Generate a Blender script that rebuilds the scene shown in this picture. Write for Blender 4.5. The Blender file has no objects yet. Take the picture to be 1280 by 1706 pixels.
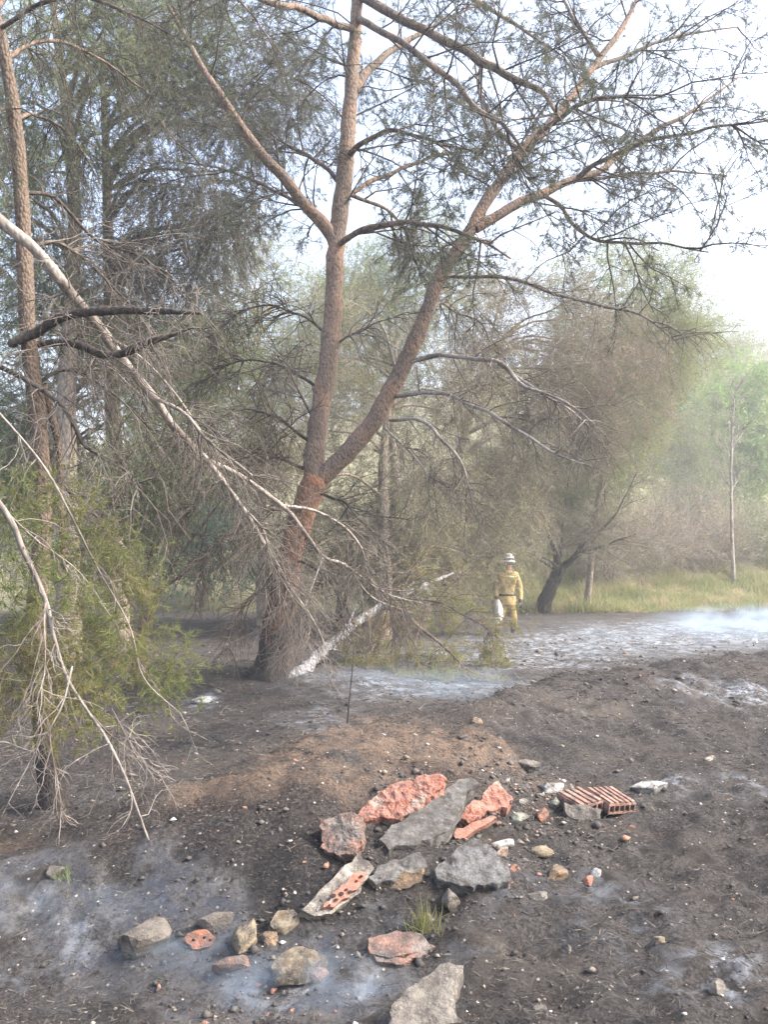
import bpy, bmesh, math, random
import numpy as np
from mathutils import Vector, Matrix

R = math.radians
# ------------------------------------------------------------------ camera, sky, sun, exposure
sc = bpy.context.scene
COL = sc.collection
F, CX, CY, HZ = 1360.0, 640.0, 853.0, 930.0          # photograph's focal length, centre and horizon in its pixels
CAMZ = 1.6
PITCH = math.atan((HZ - CY) / F)
cam_d = bpy.data.cameras.new('camera'); cam = bpy.data.objects.new('camera', cam_d); COL.objects.link(cam)
cam.location = (0, 0, CAMZ); cam.rotation_euler = (R(90) + PITCH, 0, 0)
cam_d.sensor_fit = 'VERTICAL'; cam_d.sensor_height = 24; cam_d.lens = 24 * F / 1706
cam_d.clip_start = .05; cam_d.clip_end = 3000
sc.camera = cam

SUN_EL, SUN_AZ = R(42), R(100)                        # azimuth measured from the view direction towards the right
w = bpy.data.worlds.new('World'); sc.world = w; w.use_nodes = True
nt = w.node_tree; bg = nt.nodes['Background']
sky = nt.nodes.new('ShaderNodeTexSky'); sky.sky_type = 'NISHITA'; sky.sun_disc = False
sky.sun_elevation = SUN_EL; sky.sun_rotation = SUN_AZ
sky.air_density = 1.0; sky.dust_density = 6.0; sky.ozone_density = 1.0
nt.links.new(sky.outputs[0], bg.inputs[0]); bg.inputs[1].default_value = 0.15
sun_d = bpy.data.lights.new('sun', 'SUN'); sun = bpy.data.objects.new('sun', sun_d); COL.objects.link(sun)
sun_d.energy = 1.5; sun_d.angle = R(12); sun_d.color = (1, .96, .90)
sdir = Vector((math.sin(SUN_AZ) * math.cos(SUN_EL), math.cos(SUN_AZ) * math.cos(SUN_EL), math.sin(SUN_EL)))
sun.rotation_euler = sdir.to_track_quat('Z', 'Y').to_euler(); sun.location = (20, 20, 30)
vs = sc.view_settings; vs.view_transform = 'Standard'; vs.look = 'None'; vs.gamma = 1; vs.use_curve_mapping = False
vs.exposure = 2.15
sc.cycles.max_bounces = 6; sc.cycles.transparent_max_bounces = 8; sc.cycles.volume_bounces = 1
sc.cycles.use_denoising = True

# ------------------------------------------------------------------ numpy noise
_rs = np.random.RandomState(7)
PERM = np.concatenate([_rs.permutation(256)] * 3)
GR = _rs.normal(size=(256, 3)); GR /= np.linalg.norm(GR, axis=1)[:, None]
def perlin(x, y, z=0.0):
    x, y, z = np.broadcast_arrays(np.asarray(x, float), np.asarray(y, float), np.asarray(z, float))
    xi, yi, zi = np.floor(x).astype(int), np.floor(y).astype(int), np.floor(z).astype(int)
    xf, yf, zf = x - xi, y - yi, z - zi
    u, v, ww = [t * t * t * (t * (t * 6 - 15) + 10) for t in (xf, yf, zf)]
    out = 0
    for a in (0, 1):
        for b in (0, 1):
            for c in (0, 1):
                g = GR[PERM[PERM[PERM[(xi + a) & 255] + ((yi + b) & 255)] + ((zi + c) & 255)]]
                d = g[..., 0] * (xf - a) + g[..., 1] * (yf - b) + g[..., 2] * (zf - c)
                out = out + d * (u if a else 1 - u) * (v if b else 1 - v) * (ww if c else 1 - ww)
    return out
def fbm(x, y, z=0.0, o=4, g=.5):
    s, a = 0, 1
    for k in range(o):
        s = s + a * perlin(x * 2 ** k + 13.7 * k, y * 2 ** k + 5.1 * k, z * 2 ** k); a *= g
    return s
def sstep(a, b, x):
    t = np.clip((x - a) / (b - a), 0, 1); return t * t * (3 - 2 * t)

# ------------------------------------------------------------------ terrain height
LX = np.array([-30, -8, -2.04, -1.2, -.4, .6, 2.0, 5.6, 15, 60])
LY = np.array([2.5, 3.2, 4.34, 4.8, 5.5, 6.5, 9.3, 12.0, 15, 20])
LH = np.array([.05, .08, .13, .28, .45, .42, .27, .22, .2, .2])
PINE_XY = (-1.55, 11.3)
def terrain(x, y, fine=True):
    x = np.asarray(x, float); y = np.asarray(y, float)
    wob = .22 * fbm(x * .8, y * .8, 3.3, 3)
    v = y - (np.interp(x, LX, LY) + wob); H = np.interp(x, LX, LH)
    front = H * np.exp(-(np.minimum(v, 0) / 1.75) ** 2)
    back = H + (-.12 - H) * sstep(0, 1.3, v)
    z = np.where(v < 0, front, back)
    # the smoking hollow in front of the rubble
    hx, hy = (x + 1.05) / 1.35, (y - (3.45 - .12 * (x + 1))) / .55
    z = z - .36 * np.exp(-(hx * hx + hy * hy))
    z = z + .30 * np.exp(-(((x - PINE_XY[0]) / 1.5) ** 2 + ((y - PINE_XY[1]) / 1.3) ** 2))
    # rising bank and hill behind
    yb = np.minimum(y - .10 * np.clip(x, 0, 20) - np.clip(-x - 3, 0, 40) * .05, 140)
    z = z + 1.2 * sstep(25.5, 33, yb) + np.where(yb > 30, (yb - 30), 0) * .19 + np.where(yb > 50, yb - 50, 0) * .16 * sstep(-30, 35, x)
    z = z + .05 * fbm(x * 1.1, y * 1.1, 1.0, 3) * sstep(0, 2, y)
    if fine:
        k = np.clip(y / 4, 1, 2.5)
        calm = 1 - .75 * sstep(1.0, 2.2, v) * sstep(27, 24, y) - .6 * np.exp(-(hx * hx + hy * hy) * 1.5)
        z = z + calm * (.085 * fbm(x * 3.5, y * 3.5, 2.0, 4, .6) + k * .018 * np.abs(perlin(x * 13, y * 13, 5)) + .011 * perlin(x * 30, y * 30, 6))
    return z
def ray(px, py):
    px, py = np.asarray(px, float), np.asarray(py, float)
    a, b = (px - CX) / F, (CY - py) / F
    c, s = math.cos(PITCH), math.sin(PITCH)
    return np.stack([a, c - b * s, s + b * c], -1)
def at(px, py, d):
    r = ray(px, py); return np.array([0, 0, CAMZ]) + r * (np.asarray(d, float) / r[..., 1])[..., None]
_T = np.concatenate([np.arange(1.4, 14, .01), np.arange(14, 200, .06)])
def hit(px, py, fine=False):
    r = ray(px, py); p = np.array([0, 0, CAMZ]) + r[None] * (_T / r[1])[:, None]
    g = terrain(p[:, 0], p[:, 1], fine)
    k = np.argmax(p[:, 2] < g) if (p[:, 2] < g).any() else len(_T) - 1
    q = p[k].copy(); q[2] = g[k]; return q
def path3(pts):
    """(px, py, distance) list -> 3D points"""
    a = np.array(pts, float); return at(a[:, 0], a[:, 1], a[:, 2])

# ------------------------------------------------------------------ object helpers
def mesh_np(name, V, faces, k=3):
    V = np.ascontiguousarray(V, np.float32).reshape(-1, 3); faces = np.ascontiguousarray(faces, np.int32).reshape(-1, k)
    me = bpy.data.meshes.new(name)
    me.vertices.add(len(V)); me.vertices.foreach_set('co', V.ravel())
    me.loops.add(faces.size); me.loops.foreach_set('vertex_index', faces.ravel())
    me.polygons.add(len(faces))
    me.polygons.foreach_set('loop_start', np.arange(len(faces), dtype=np.int32) * k)
    me.polygons.foreach_set('loop_total', np.full(len(faces), k, np.int32))
    me.update(calc_edges=True)
    return me
def obj(name, me, m=None, parent=None, smooth=False):
    o = bpy.data.objects.new(name, me); COL.objects.link(o)
    if m is not None and me is not None and not me.materials: me.materials.append(m)
    if smooth: me.polygons.foreach_set('use_smooth', np.ones(len(me.polygons), bool))
    if parent is not None: o.parent = parent
    return o
def tag(o, label=None, cat=None, group=None, kind=None):
    for k, v in (('label', label), ('category', cat), ('group', group), ('kind', kind)):
        if v: o[k] = v
    return o
def thing(name, label, cat, loc, group=None):
    e = bpy.data.objects.new(name, None); COL.objects.link(e); e.location = loc; e.empty_display_size = .2
    return tag(e, label, cat, group)
def setp(o, p):
    """parent o (built in world space) to an Empty without moving it"""
    o.parent = p; o.matrix_parent_inverse = p.matrix_basis.inverted(); return o

# ------------------------------------------------------------------ materials
def newmat(name):
    m = bpy.data.materials.new(name); m.use_nodes = True
    return m, m.node_tree, m.node_tree.nodes['Principled BSDF']
def ramp(t, a, b, fac=None):
    n = t.nodes.new('ShaderNodeMix'); n.data_type = 'RGBA'
    n.inputs['A'].default_value = (*a, 1); n.inputs['B'].default_value = (*b, 1)
    if fac is not None: t.links.new(fac, n.inputs['Factor'])
    return n
def noise(t, scale, detail=5, rough=.6, vec=None):
    n = t.nodes.new('ShaderNodeTexNoise'); n.inputs['Scale'].default_value = scale
    n.inputs['Detail'].default_value = detail; n.inputs['Roughness'].default_value = rough
    if vec is not None: t.links.new(vec, n.inputs['Vector'])
    return n
def contrast(t, sock, lo, hi):
    n = t.nodes.new('ShaderNodeMapRange'); n.inputs['From Min'].default_value = lo; n.inputs['From Max'].default_value = hi
    t.links.new(sock, n.inputs['Value']); return n.outputs[0]
def geopos(t): return t.nodes.new('ShaderNodeNewGeometry').outputs['Position']
def stone_mat(name, c1, c2, scale=25, c3=None, f3=(.58, .7), bump=.9, soot=.5, streak=1., dirt=(.40, .60)):
    m, t, p = newmat(name); g = geopos(t)
    mpp = t.nodes.new('ShaderNodeMapping'); mpp.inputs['Rotation'].default_value = (.3, .5, .6); mpp.inputs['Scale'].default_value = (streak, 1, 1); t.links.new(g, mpp.inputs['Vector'])
    n1 = noise(t, scale, 7, .75, mpp.outputs[0]); mx = ramp(t, c1, c2, contrast(t, n1.outputs[0], .40, .60)); col = mx.outputs['Result']
    if c3:
        n2 = noise(t, scale * .35, 5, .6, g); m2 = ramp(t, c1, c3, contrast(t, n2.outputs[0], *f3)); t.links.new(col, m2.inputs['A']); col = m2.outputs['Result']
    nd = noise(t, 14, 8, .8, g); md = ramp(t, c1, (.095, .085, .078), contrast(t, nd.outputs[0], *dirt)); t.links.new(col, md.inputs['A']); col = md.outputs['Result']
    if soot:
        n3 = noise(t, 9, 6, .7, g); m3 = ramp(t, c1, (.03, .028, .027), contrast(t, n3.outputs[0], .52, .52 + .2 / soot)); t.links.new(col, m3.inputs['A']); col = m3.outputs['Result']
    t.links.new(col, p.inputs['Base Color']); p.inputs['Roughness'].default_value = .95; p.inputs['Specular IOR Level'].default_value = .2
    nb = noise(t, scale * 4, 4, .7, g); b = t.nodes.new('ShaderNodeBump'); b.inputs['Strength'].default_value = bump; b.inputs['Distance'].default_value = .02
    t.links.new(nb.outputs[0], b.inputs['Height']); t.links.new(b.outputs[0], p.inputs['Normal'])
    return m
def bark_mat(name, c1, c2, c3, scale=14, stretch=.35, char_z=None, bump=.8):
    """c3 shows in patches; below char_z (metres) the bark is burnt black with a ragged edge"""
    m, t, p = newmat(name); g = geopos(t)
    mp = t.nodes.new('ShaderNodeMapping'); mp.inputs['Scale'].default_value = (1, 1, stretch); t.links.new(g, mp.inputs['Vector'])
    v = t.nodes.new('ShaderNodeTexVoronoi'); v.inputs['Scale'].default_value = scale; v.feature = 'F1'; t.links.new(mp.outputs[0], v.inputs['Vector'])
    n1 = noise(t, scale * 1.3, 6, .7, mp.outputs[0])
    mx = ramp(t, c1, c2, contrast(t, n1.outputs[0], .35, .65))
    n2 = noise(t, 2.2, 4, .6, g); m2 = ramp(t, c1, c3, contrast(t, n2.outputs[0], .5, .62)); t.links.new(mx.outputs['Result'], m2.inputs['A'])
    m4 = ramp(t, c1, tuple(x * .45 for x in c1), contrast(t, v.outputs['Distance'], .5, .95)); t.links.new(m2.outputs['Result'], m4.inputs['A'])
    col = m4.outputs['Result']
    if char_z is not None:
        sp = t.nodes.new('ShaderNodeSeparateXYZ'); t.links.new(g, sp.inputs[0])
        nn = noise(t, 3.5, 5, .7, g)
        ad = t.nodes.new('ShaderNodeMath'); ad.operation = 'MULTIPLY_ADD'; t.links.new(nn.outputs[0], ad.inputs[0]); ad.inputs[1].default_value = 3.2; t.links.new(sp.outputs['Z'], ad.inputs[2])
        m5 = ramp(t, (.05, .045, .043), c1, contrast(t, ad.outputs[0], char_z + .9, char_z + 2.0)); t.links.new(col, m5.inputs['B']); col = m5.outputs['Result']
    t.links.new(col, p.inputs['Base Color']); p.inputs['Roughness'].default_value = .95; p.inputs['Specular IOR Level'].default_value = .15
    b = t.nodes.new('ShaderNodeBump'); b.inputs['Strength'].default_value = bump; b.inputs['Distance'].default_value = .03; b.invert = True
    t.links.new(v.outputs['Distance'], b.inputs['Height']); t.links.new(b.outputs[0], p.inputs['Normal'])
    return m
def leaf_mat(name, c1, c2, c3=None, trans=.45):
    m, t, p = newmat(name)
    gi = t.nodes.new('ShaderNodeNewGeometry')
    mx = ramp(t, c1, c2, gi.outputs['Random Per Island']); col = mx.outputs['Result']
    if c3:
        n = noise(t, .9, 4, .6, gi.outputs['Position']); m2 = ramp(t, c1, c3, contrast(t, n.outputs[0], .45, .62)); t.links.new(col, m2.inputs['A']); col = m2.outputs['Result']
    t.links.new(col, p.inputs['Base Color']); p.inputs['Roughness'].default_value = .7; p.inputs['Specular IOR Level'].default_value = .25
    tr = t.nodes.new('ShaderNodeBsdfTranslucent'); t.links.new(col, tr.inputs['Color'])
    ms = t.nodes.new('ShaderNodeMixShader'); ms.inputs[0].default_value = trans
    t.links.new(p.outputs[0], ms.inputs[1]); t.links.new(tr.outputs[0], ms.inputs[2])
    t.links.new(ms.outputs[0], t.nodes['Material Output'].inputs['Surface'])
    return m
def plain(name, c, rough=.8, metal=0, scale=40, var=.25):
    m, t, p = newmat(name); g = geopos(t); n = noise(t, scale, 4, .6, g)
    mx = ramp(t, tuple(x * (1 - var) for x in c), tuple(min(1, x * (1 + var)) for x in c), contrast(t, n.outputs[0], .3, .7))
    t.links.new(mx.outputs['Result'], p.inputs['Base Color']); p.inputs['Roughness'].default_value = rough; p.inputs['Metallic'].default_value = metal
    return m

M = dict(
    pine=bark_mat('pine bark', (.29, .165, .11), (.15, .095, .07), (.35, .17, .10), 34, .55, char_z=1.3, bump=.5),
    pine_up=bark_mat('upper pine bark', (.26, .20, .16), (.135, .108, .092), (.28, .19, .14), 38, .6, bump=.5),
    limb=bark_mat('limb bark', (.17, .135, .11), (.09, .075, .065), (.21, .15, .11), 20, .5),
    deadpale=bark_mat('weathered dead wood', (.38, .345, .31), (.22, .195, .17), (.13, .11, .095), 26, .4, bump=.4),
    deadmid=bark_mat('greyed dead branch wood', (.33, .30, .27), (.19, .165, .15), (.12, .10, .09), 26, .4, bump=.5),
    deadgrey=bark_mat('grey dead twig wood', (.24, .21, .185), (.14, .12, .105), (.31, .275, .24), 30, .5, bump=.3),
    twig=bark_mat('thin dead twigs', (.16, .14, .125), (.09, .078, .07), (.22, .195, .17), 30, .5, bump=.2),
    deaddark=bark_mat('dark broken wood', (.085, .072, .062), (.045, .038, .034), (.13, .11, .09), 24, .4, bump=.5),
    farbark=bark_mat('far bark', (.30, .26, .22), (.20, .17, .145), (.33, .27, .21), 20, .5),
    char=bark_mat('charred bark', (.035, .033, .033), (.018, .017, .018), (.07, .065, .062), 18, .4),
    leftpine=bark_mat('young pine bark', (.17, .13, .10), (.10, .08, .067), (.15, .115, .09), 55, .6, char_z=.7, bump=.5),
    ashlog=bark_mat('ash covered wood', (.30, .30, .315), (.12, .12, .125), (.045, .042, .04), 22, 1., bump=1.),
    needle_dark=leaf_mat('dark pine needles', (0.086, 0.103, 0.072), (0.159, 0.172, 0.115), (0.122, 0.124, 0.108)),
    needle_far=leaf_mat('grey green pine needles', (0.147, 0.201, 0.100), (0.266, 0.330, 0.153), (0.236, 0.242, 0.133)),
    needle_green=leaf_mat('fresh green pine needles', (0.104, 0.140, 0.045), (0.200, 0.226, 0.083), (0.216, 0.187, 0.083)),
    needle_bough=leaf_mat('yellowing bough needles', (.16, .185, .07), (.27, .28, .12), (.24, .20, .12)),
    needle_olive=leaf_mat('olive dry needles', (0.163, 0.206, 0.085), (0.262, 0.321, 0.134), (0.247, 0.254, 0.140)),
    scorch=leaf_mat('scorched grey brown foliage', (0.168, 0.171, 0.105), (0.266, 0.263, 0.162), (0.205, 0.208, 0.105), .25),
    drygrey=leaf_mat('grey olive dry foliage', (.155, .145, .095), (.25, .23, .155), (.215, .18, .13), .4),
    leaf_green=leaf_mat('bright green leaves', (.19, .31, .09), (.30, .42, .15), (.22, .30, .14)),
    leaf_teal=leaf_mat('blue green leaves', (.15, .25, .18), (.22, .32, .22), (.13, .19, .15)),
    leaf_pale=leaf_mat('pale olive leaves', (0.194, 0.246, 0.114), (0.297, 0.333, 0.182), (0.137, 0.185, 0.091)),
    brush=leaf_mat('dry brush', (0.273, 0.225, 0.163), (0.390, 0.325, 0.237), (0.221, 0.213, 0.125), .3),
    grass=leaf_mat('green and dry grass', (.15, .20, .07), (.34, .34, .17), (.38, .33, .20)),
)

# ------------------------------------------------------------------ branches, twigs, needles
def nrm(a): return a / np.maximum(np.linalg.norm(a, axis=-1, keepdims=True), 1e-9)
def spline(P, n):
    P = np.asarray(P, float)
    if len(P) == 2: P = np.array([P[0], P.mean(0), P[1]])
    Q = np.vstack([2 * P[0] - P[1], P, 2 * P[-1] - P[-2]]); out = []
    for t in np.linspace(0, len(P) - 1 - 1e-6, n):
        i = int(t); f = t - i; a, b, c, d = Q[i:i + 4]
        out.append(.5 * (2 * b + (c - a) * f + (2 * a - 5 * b + 4 * c - d) * f * f + (3 * b - a - 3 * c + d) * f ** 3))
    return np.array(out)
def tubes(P, r0, r1, sides=5, rough=0., seed=0, radii=None, cap=True):
    """P (N,n,3) polylines -> verts, quads (cap closes the far end by collapsing)"""
    P = np.asarray(P, float); P = P[None] if P.ndim == 2 else P
    N, n, _ = P.shape
    T = nrm(np.gradient(P, axis=1)); ref = np.where(np.abs(T[..., 2:3]) > .92, [1., 0, 0], [0., 0, 1.])
    # keep one frame per polyline from its first tangent to avoid twist
    ref = np.repeat(ref[:, :1], n, 1); U = nrm(np.cross(T, ref)); W = np.cross(T, U)
    if radii is None:
        f = np.linspace(0, 1, n)[None]; rad = np.asarray(r0, float).reshape(-1, 1) * (1 - f) + np.asarray(r1, float).reshape(-1, 1) * f
    else: rad = np.asarray(radii, float).reshape(1, n)
    rad = np.broadcast_to(rad, (N, n))
    a = np.arange(sides) * 2 * math.pi / sides
    V = P[:, :, None] + rad[:, :, None, None] * (np.cos(a)[None, None, :, None] * U[:, :, None] + np.sin(a)[None, None, :, None] * W[:, :, None])
    if rough:
        k = 6.0; d = fbm(V[..., 0] * k + seed, V[..., 1] * k, V[..., 2] * k * .6, 3)
        V = P[:, :, None] + (V - P[:, :, None]) * (1 + rough * d)[..., None]
    i = np.arange(N)[:, None, None] * n * sides; j = np.arange(n - 1)[None, :, None] * sides; s = np.arange(sides)[None, None]
    s2 = (s + 1) % sides
    q = np.stack([i + j + s, i + j + s2, i + j + sides + s2, i + j + sides + s], -1).reshape(-1, 4)
    return V.reshape(-1, 3), q
def join(parts):
    V, Fa, o = [], [], 0
    for v, f in parts: V.append(v); Fa.append(f + o); o += len(v)
    return np.vstack(V), np.vstack(Fa)
def spawn(rng, P, count, t0, t1, ang, length, m=4, droop=0., wob=.15, taper=.5, flat=0.):
    """count children for every polyline; returns (M,m+1,3), parent index, t"""
    P = np.asarray(P, float); P = P[None] if P.ndim == 2 else P
    N, n, _ = P.shape
    idx = np.repeat(np.arange(N), count); t = rng.uniform(t0, t1, len(idx))
    x = t * (n - 1); i = np.minimum(x.astype(int), n - 2); f = (x - i)[:, None]
    pos = P[idx, i] * (1 - f) + P[idx, i + 1] * f; T = nrm(P[idx, i + 1] - P[idx, i])
    rv = rng.normal(size=T.shape); rv[:, 2] *= (1 - flat); pe = nrm(rv - T * (rv * T).sum(1, keepdims=True))
    an = np.radians(rng.uniform(*ang, len(idx)))[:, None]
    d = nrm(T * np.cos(an) + pe * np.sin(an))
    L = (rng.uniform(*length, len(idx)) * (1 - taper * t))[:, None] / m
    out = [pos]
    for k in range(m):
        d = nrm(d + rng.normal(size=d.shape) * wob + np.array([0, 0, -droop]))
        pos = pos + d * L; out.append(pos)
    return np.stack(out, 1), idx, t
def tuft_template(rng, kind):
    T = []
    if kind == 'pine':
        for k in range(7):
            d = nrm(np.array([rng.normal() * .75, rng.normal() * .75, rng.uniform(.25, 1.1)])); s = nrm(np.cross(d, rng.normal(size=3)))
            o = np.array([0, 0, rng.uniform(-.35, .1)]); L = rng.uniform(.7, 1.1)
            T.append([o - s * .034, o + s * .034, o + d * L])
    elif kind == 'spray':       # short needles along a drooping stem
        for k in range(6):
            z = k / 5 * 1.2; d = nrm(np.array([rng.normal(), rng.normal(), rng.uniform(.3, 1.2)])); s = nrm(np.cross(d, rng.normal(size=3)))
            o = np.array([0, 0, z]); T.append([o - s * .045, o + s * .045, o + d * rng.uniform(.35, .7)])
    elif kind == 'leaf':        # diamond leaves round a stem
        for k in range(6):
            z = k / 5; d = nrm(np.array([rng.normal(), rng.normal(), rng.uniform(-.2, .9)])); s = nrm(np.cross(d, rng.normal(size=3)))
            o = np.array([0, 0, z]); L = rng.uniform(.4, .7)
            T.append([o, o + d * L * .5 + s * .16, o + d * L]); T.append([o, o + d * L, o + d * L * .5 - s * .16])
    return np.array(T)
_trng = np.random.RandomState(3)
TPL = {k: [tuft_template(_trng, k) for _ in range(6)] for k in ('pine', 'spray', 'leaf')}
def tufts(rng, pos, dirs, size, kind, jitter=.5):
    dirs = nrm(dirs + rng.normal(size=dirs.shape) * jitter)
    ref = nrm(rng.normal(size=dirs.shape)); U = nrm(np.cross(dirs, ref)); W = np.cross(dirs, U)
    sz = rng.uniform(.7, 1.25, len(pos)) * size; out = []
    which = rng.randint(0, 6, len(pos))
    for k in range(6):
        s = which == k
        if not s.any(): continue
        T = TPL[kind][k].reshape(-1, 3)
        v = pos[s][:, None] + sz[s][:, None, None] * (T[None, :, :1] * U[s][:, None] + T[None, :, 1:2] * W[s][:, None] + T[None, :, 2:] * dirs[s][:, None])
        out.append(v.reshape(-1, 3))
    V = np.vstack(out); return V, np.arange(len(V)).reshape(-1, 3)
def along(rng, P, per, t0=.35, t1=1.):
    N, n, _ = P.shape; idx = np.repeat(np.arange(N), per); t = rng.uniform(t0, t1, len(idx)); x = t * (n - 1); i = np.minimum(x.astype(int), n - 2); f = (x - i)[:, None]
    return P[idx, i] * (1 - f) + P[idx, i + 1] * f, nrm(P[idx, i + 1] - P[idx, i])

def limb_mesh(name, pts, radii, sides=8, rough=.12, n=None, seed=0, jitter=0.):
    n = n or max(10, 6 * len(pts)); P = spline(pts, n)
    if jitter:
        k = 2.2; P = P + jitter * np.stack([perlin(P[:, 2] * k + seed, P[:, 0] * k, 1.1 + seed), perlin(P[:, 2] * k, P[:, 1] * k + seed, 5.5), perlin(P[:, 0] * k, P[:, 1] * k, 9.1 + seed)], -1) * np.sin(np.linspace(0, math.pi, n))[:, None]
    rr = np.interp(np.linspace(0, 1, n), np.linspace(0, 1, len(radii)), radii)
    V, q = tubes(P, 0, 0, sides, rough, seed, rr)
    # close the tip
    tip = len(V); V = np.vstack([V, P[-1:] + (P[-1] - P[-2]) * .3]); base = (n - 1) * sides
    caps = np.array([[base + s, base + (s + 1) % sides, tip, tip] for s in range(sides)])
    me = bpy.data.meshes.new(name); me.from_pydata(V.tolist(), [], q.tolist() + [c[:3].tolist() for c in caps]); me.update()
    return me, P

# ------------------------------------------------------------------ ground
def axis(lo, hi, step, out_lo, out_hi, grow=1.12):
    a = list(np.arange(lo, hi + 1e-6, step)); s = step; x = hi
    while x < out_hi: s *= grow; x += s; a.append(x)
    s = step; x = lo
    while x > out_lo: s *= grow; x -= s; a.insert(0, x)
    return np.array(a)
gx = axis(-4.4, 5.0, .044, -900, 900)
gy = np.concatenate([axis(1.4, 6.0, .033, -60, 6.0), np.arange(6.06, 14, .07), np.arange(14.1, 27, .16), axis(27, 60, .6, 27, 1600)])
X, Y = np.meshgrid(gx, gy); Z = terrain(X, Y)
def blob(px, py, rx, ry, wgt=1.):
    c = hit(px, py); return np.exp(-(((X - c[0]) / rx) ** 2 + ((Y - c[1]) / ry) ** 2)) * wgt
EARTH = [(520, 1245, .35, .35, 1.1), (640, 1240, .5, .4, 1.1), (740, 1230, .45, .35, 1.), (400, 1300, .32, .22, 1.), (330, 1320, .28, .2, 1.), (575, 1310, .2, .3, 1.), (25, 1400, .22, .14, 1.2),
         (800, 1235, .2, .15, 1.), (900, 1300, .35, .2, .6), (620, 1200, .4, .25, .7), (250, 1390, .22, .12, .45), (700, 1290, .3, .15, .6), (1010, 1385, .25, .08, .5)]
ASH_SHEEN = [(1250, 1050, 3.2, 2.2, 1.7), (1100, 1060, 2.4, 1.6, 1.2), (960, 1075, 2.2, 1.5, 1.1), (850, 1095, 1.8, 1.3, 1.), (340, 1168, .14, .3, .9), (1240, 1155, .7, .5, .8), (530, 1195, .3, .5, .7), (620, 1150, .8, .6, .6), (740, 1140, 1., .6, .6),  # ash patches; the right-hand strip also paints the wet sheet's sheen
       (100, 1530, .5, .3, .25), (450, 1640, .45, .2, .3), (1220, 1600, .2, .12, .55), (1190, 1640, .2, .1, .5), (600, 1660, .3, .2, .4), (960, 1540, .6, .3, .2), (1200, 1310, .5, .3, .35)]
SOOT = [(900, 1045, 1.2, 1.2, .5), (1100, 1100, 1.2, .6, .6), (1180, 1125, 2., 1.2, .6), (300, 1480, .6, .4, .9), (520, 1400, .35, .3, .8), (700, 1283, .45, .07, 1.2), (920, 1288, .22, .1, 1.2), (880, 1235, .5, .2, .9), (960, 1235, .4, .2, .6), (380, 1400, .5, .4, .8), (460, 1460, .4, .3, .8), (300, 1440, .4, .25, .7), (640, 1520, .35, .2, .9),
        (200, 1360, .5, .2, .6), (200, 1160, .8, .8, .6), (930, 1560, .2, .12, .8), (1220, 1400, .6, .4, .4), (330, 1060, 1.2, 1.5, .9), (570, 1370, .3, .2, .8)]
n0 = fbm(X * 2.3, Y * 2.3, 8.0, 4); n1 = fbm(X * 6.1, Y * 6.1, 4.0, 4, .65)
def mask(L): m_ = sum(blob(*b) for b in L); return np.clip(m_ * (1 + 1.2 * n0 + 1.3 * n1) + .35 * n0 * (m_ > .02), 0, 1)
WETS = [(1260, 1055, 3.0, 1.5, 1.3), (1120, 1060, 2.2, 1.6, 1.0), (980, 1080, 2.2, 1.4, .9), (860, 1090, 2, 1.4, .8), (1240, 1155, .8, .5, .9), (620, 1150, .9, .6, .9), (740, 1145, 1.1, .6, .9), (530, 1195, .35, .5, .8),
        (60, 1510, .6, .25, 1.1), (180, 1540, .5, .25, 1.), (300, 1595, .4, .2, 1.1), (450, 1640, .4, .2, 1.1), (570, 1665, .35, .2, 1.1), (340, 1168, .15, .3, .9), (900, 1285, .2, .1, .8), (200, 1330, .35, .2, .7)]
earth, ash, soot, wet = mask(EARTH), mask(ASH_SHEEN), mask(SOOT), mask(WETS)
yb = Y - .10 * np.clip(X, 0, 20); green = sstep(25, 27, yb + n0 * 1.2)
ny, nx = X.shape
a = np.arange(ny * nx).reshape(ny, nx)
q = np.stack([a[:-1, :-1], a[:-1, 1:], a[1:, 1:], a[1:, :-1]], -1).reshape(-1, 4)
gme = mesh_np('ground', np.stack([X, Y, Z], -1), q, 4)
cw = gme.color_attributes.new('wet', 'FLOAT_COLOR', 'POINT'); cw.data.foreach_set('color', np.stack([wet, wet, wet, wet], -1).astype(np.float32).ravel())
ca = gme.color_attributes.new('soil', 'FLOAT_COLOR', 'POINT')
ca.data.foreach_set('color', np.stack([earth, ash, soot, green], -1).astype(np.float32).ravel())
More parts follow.
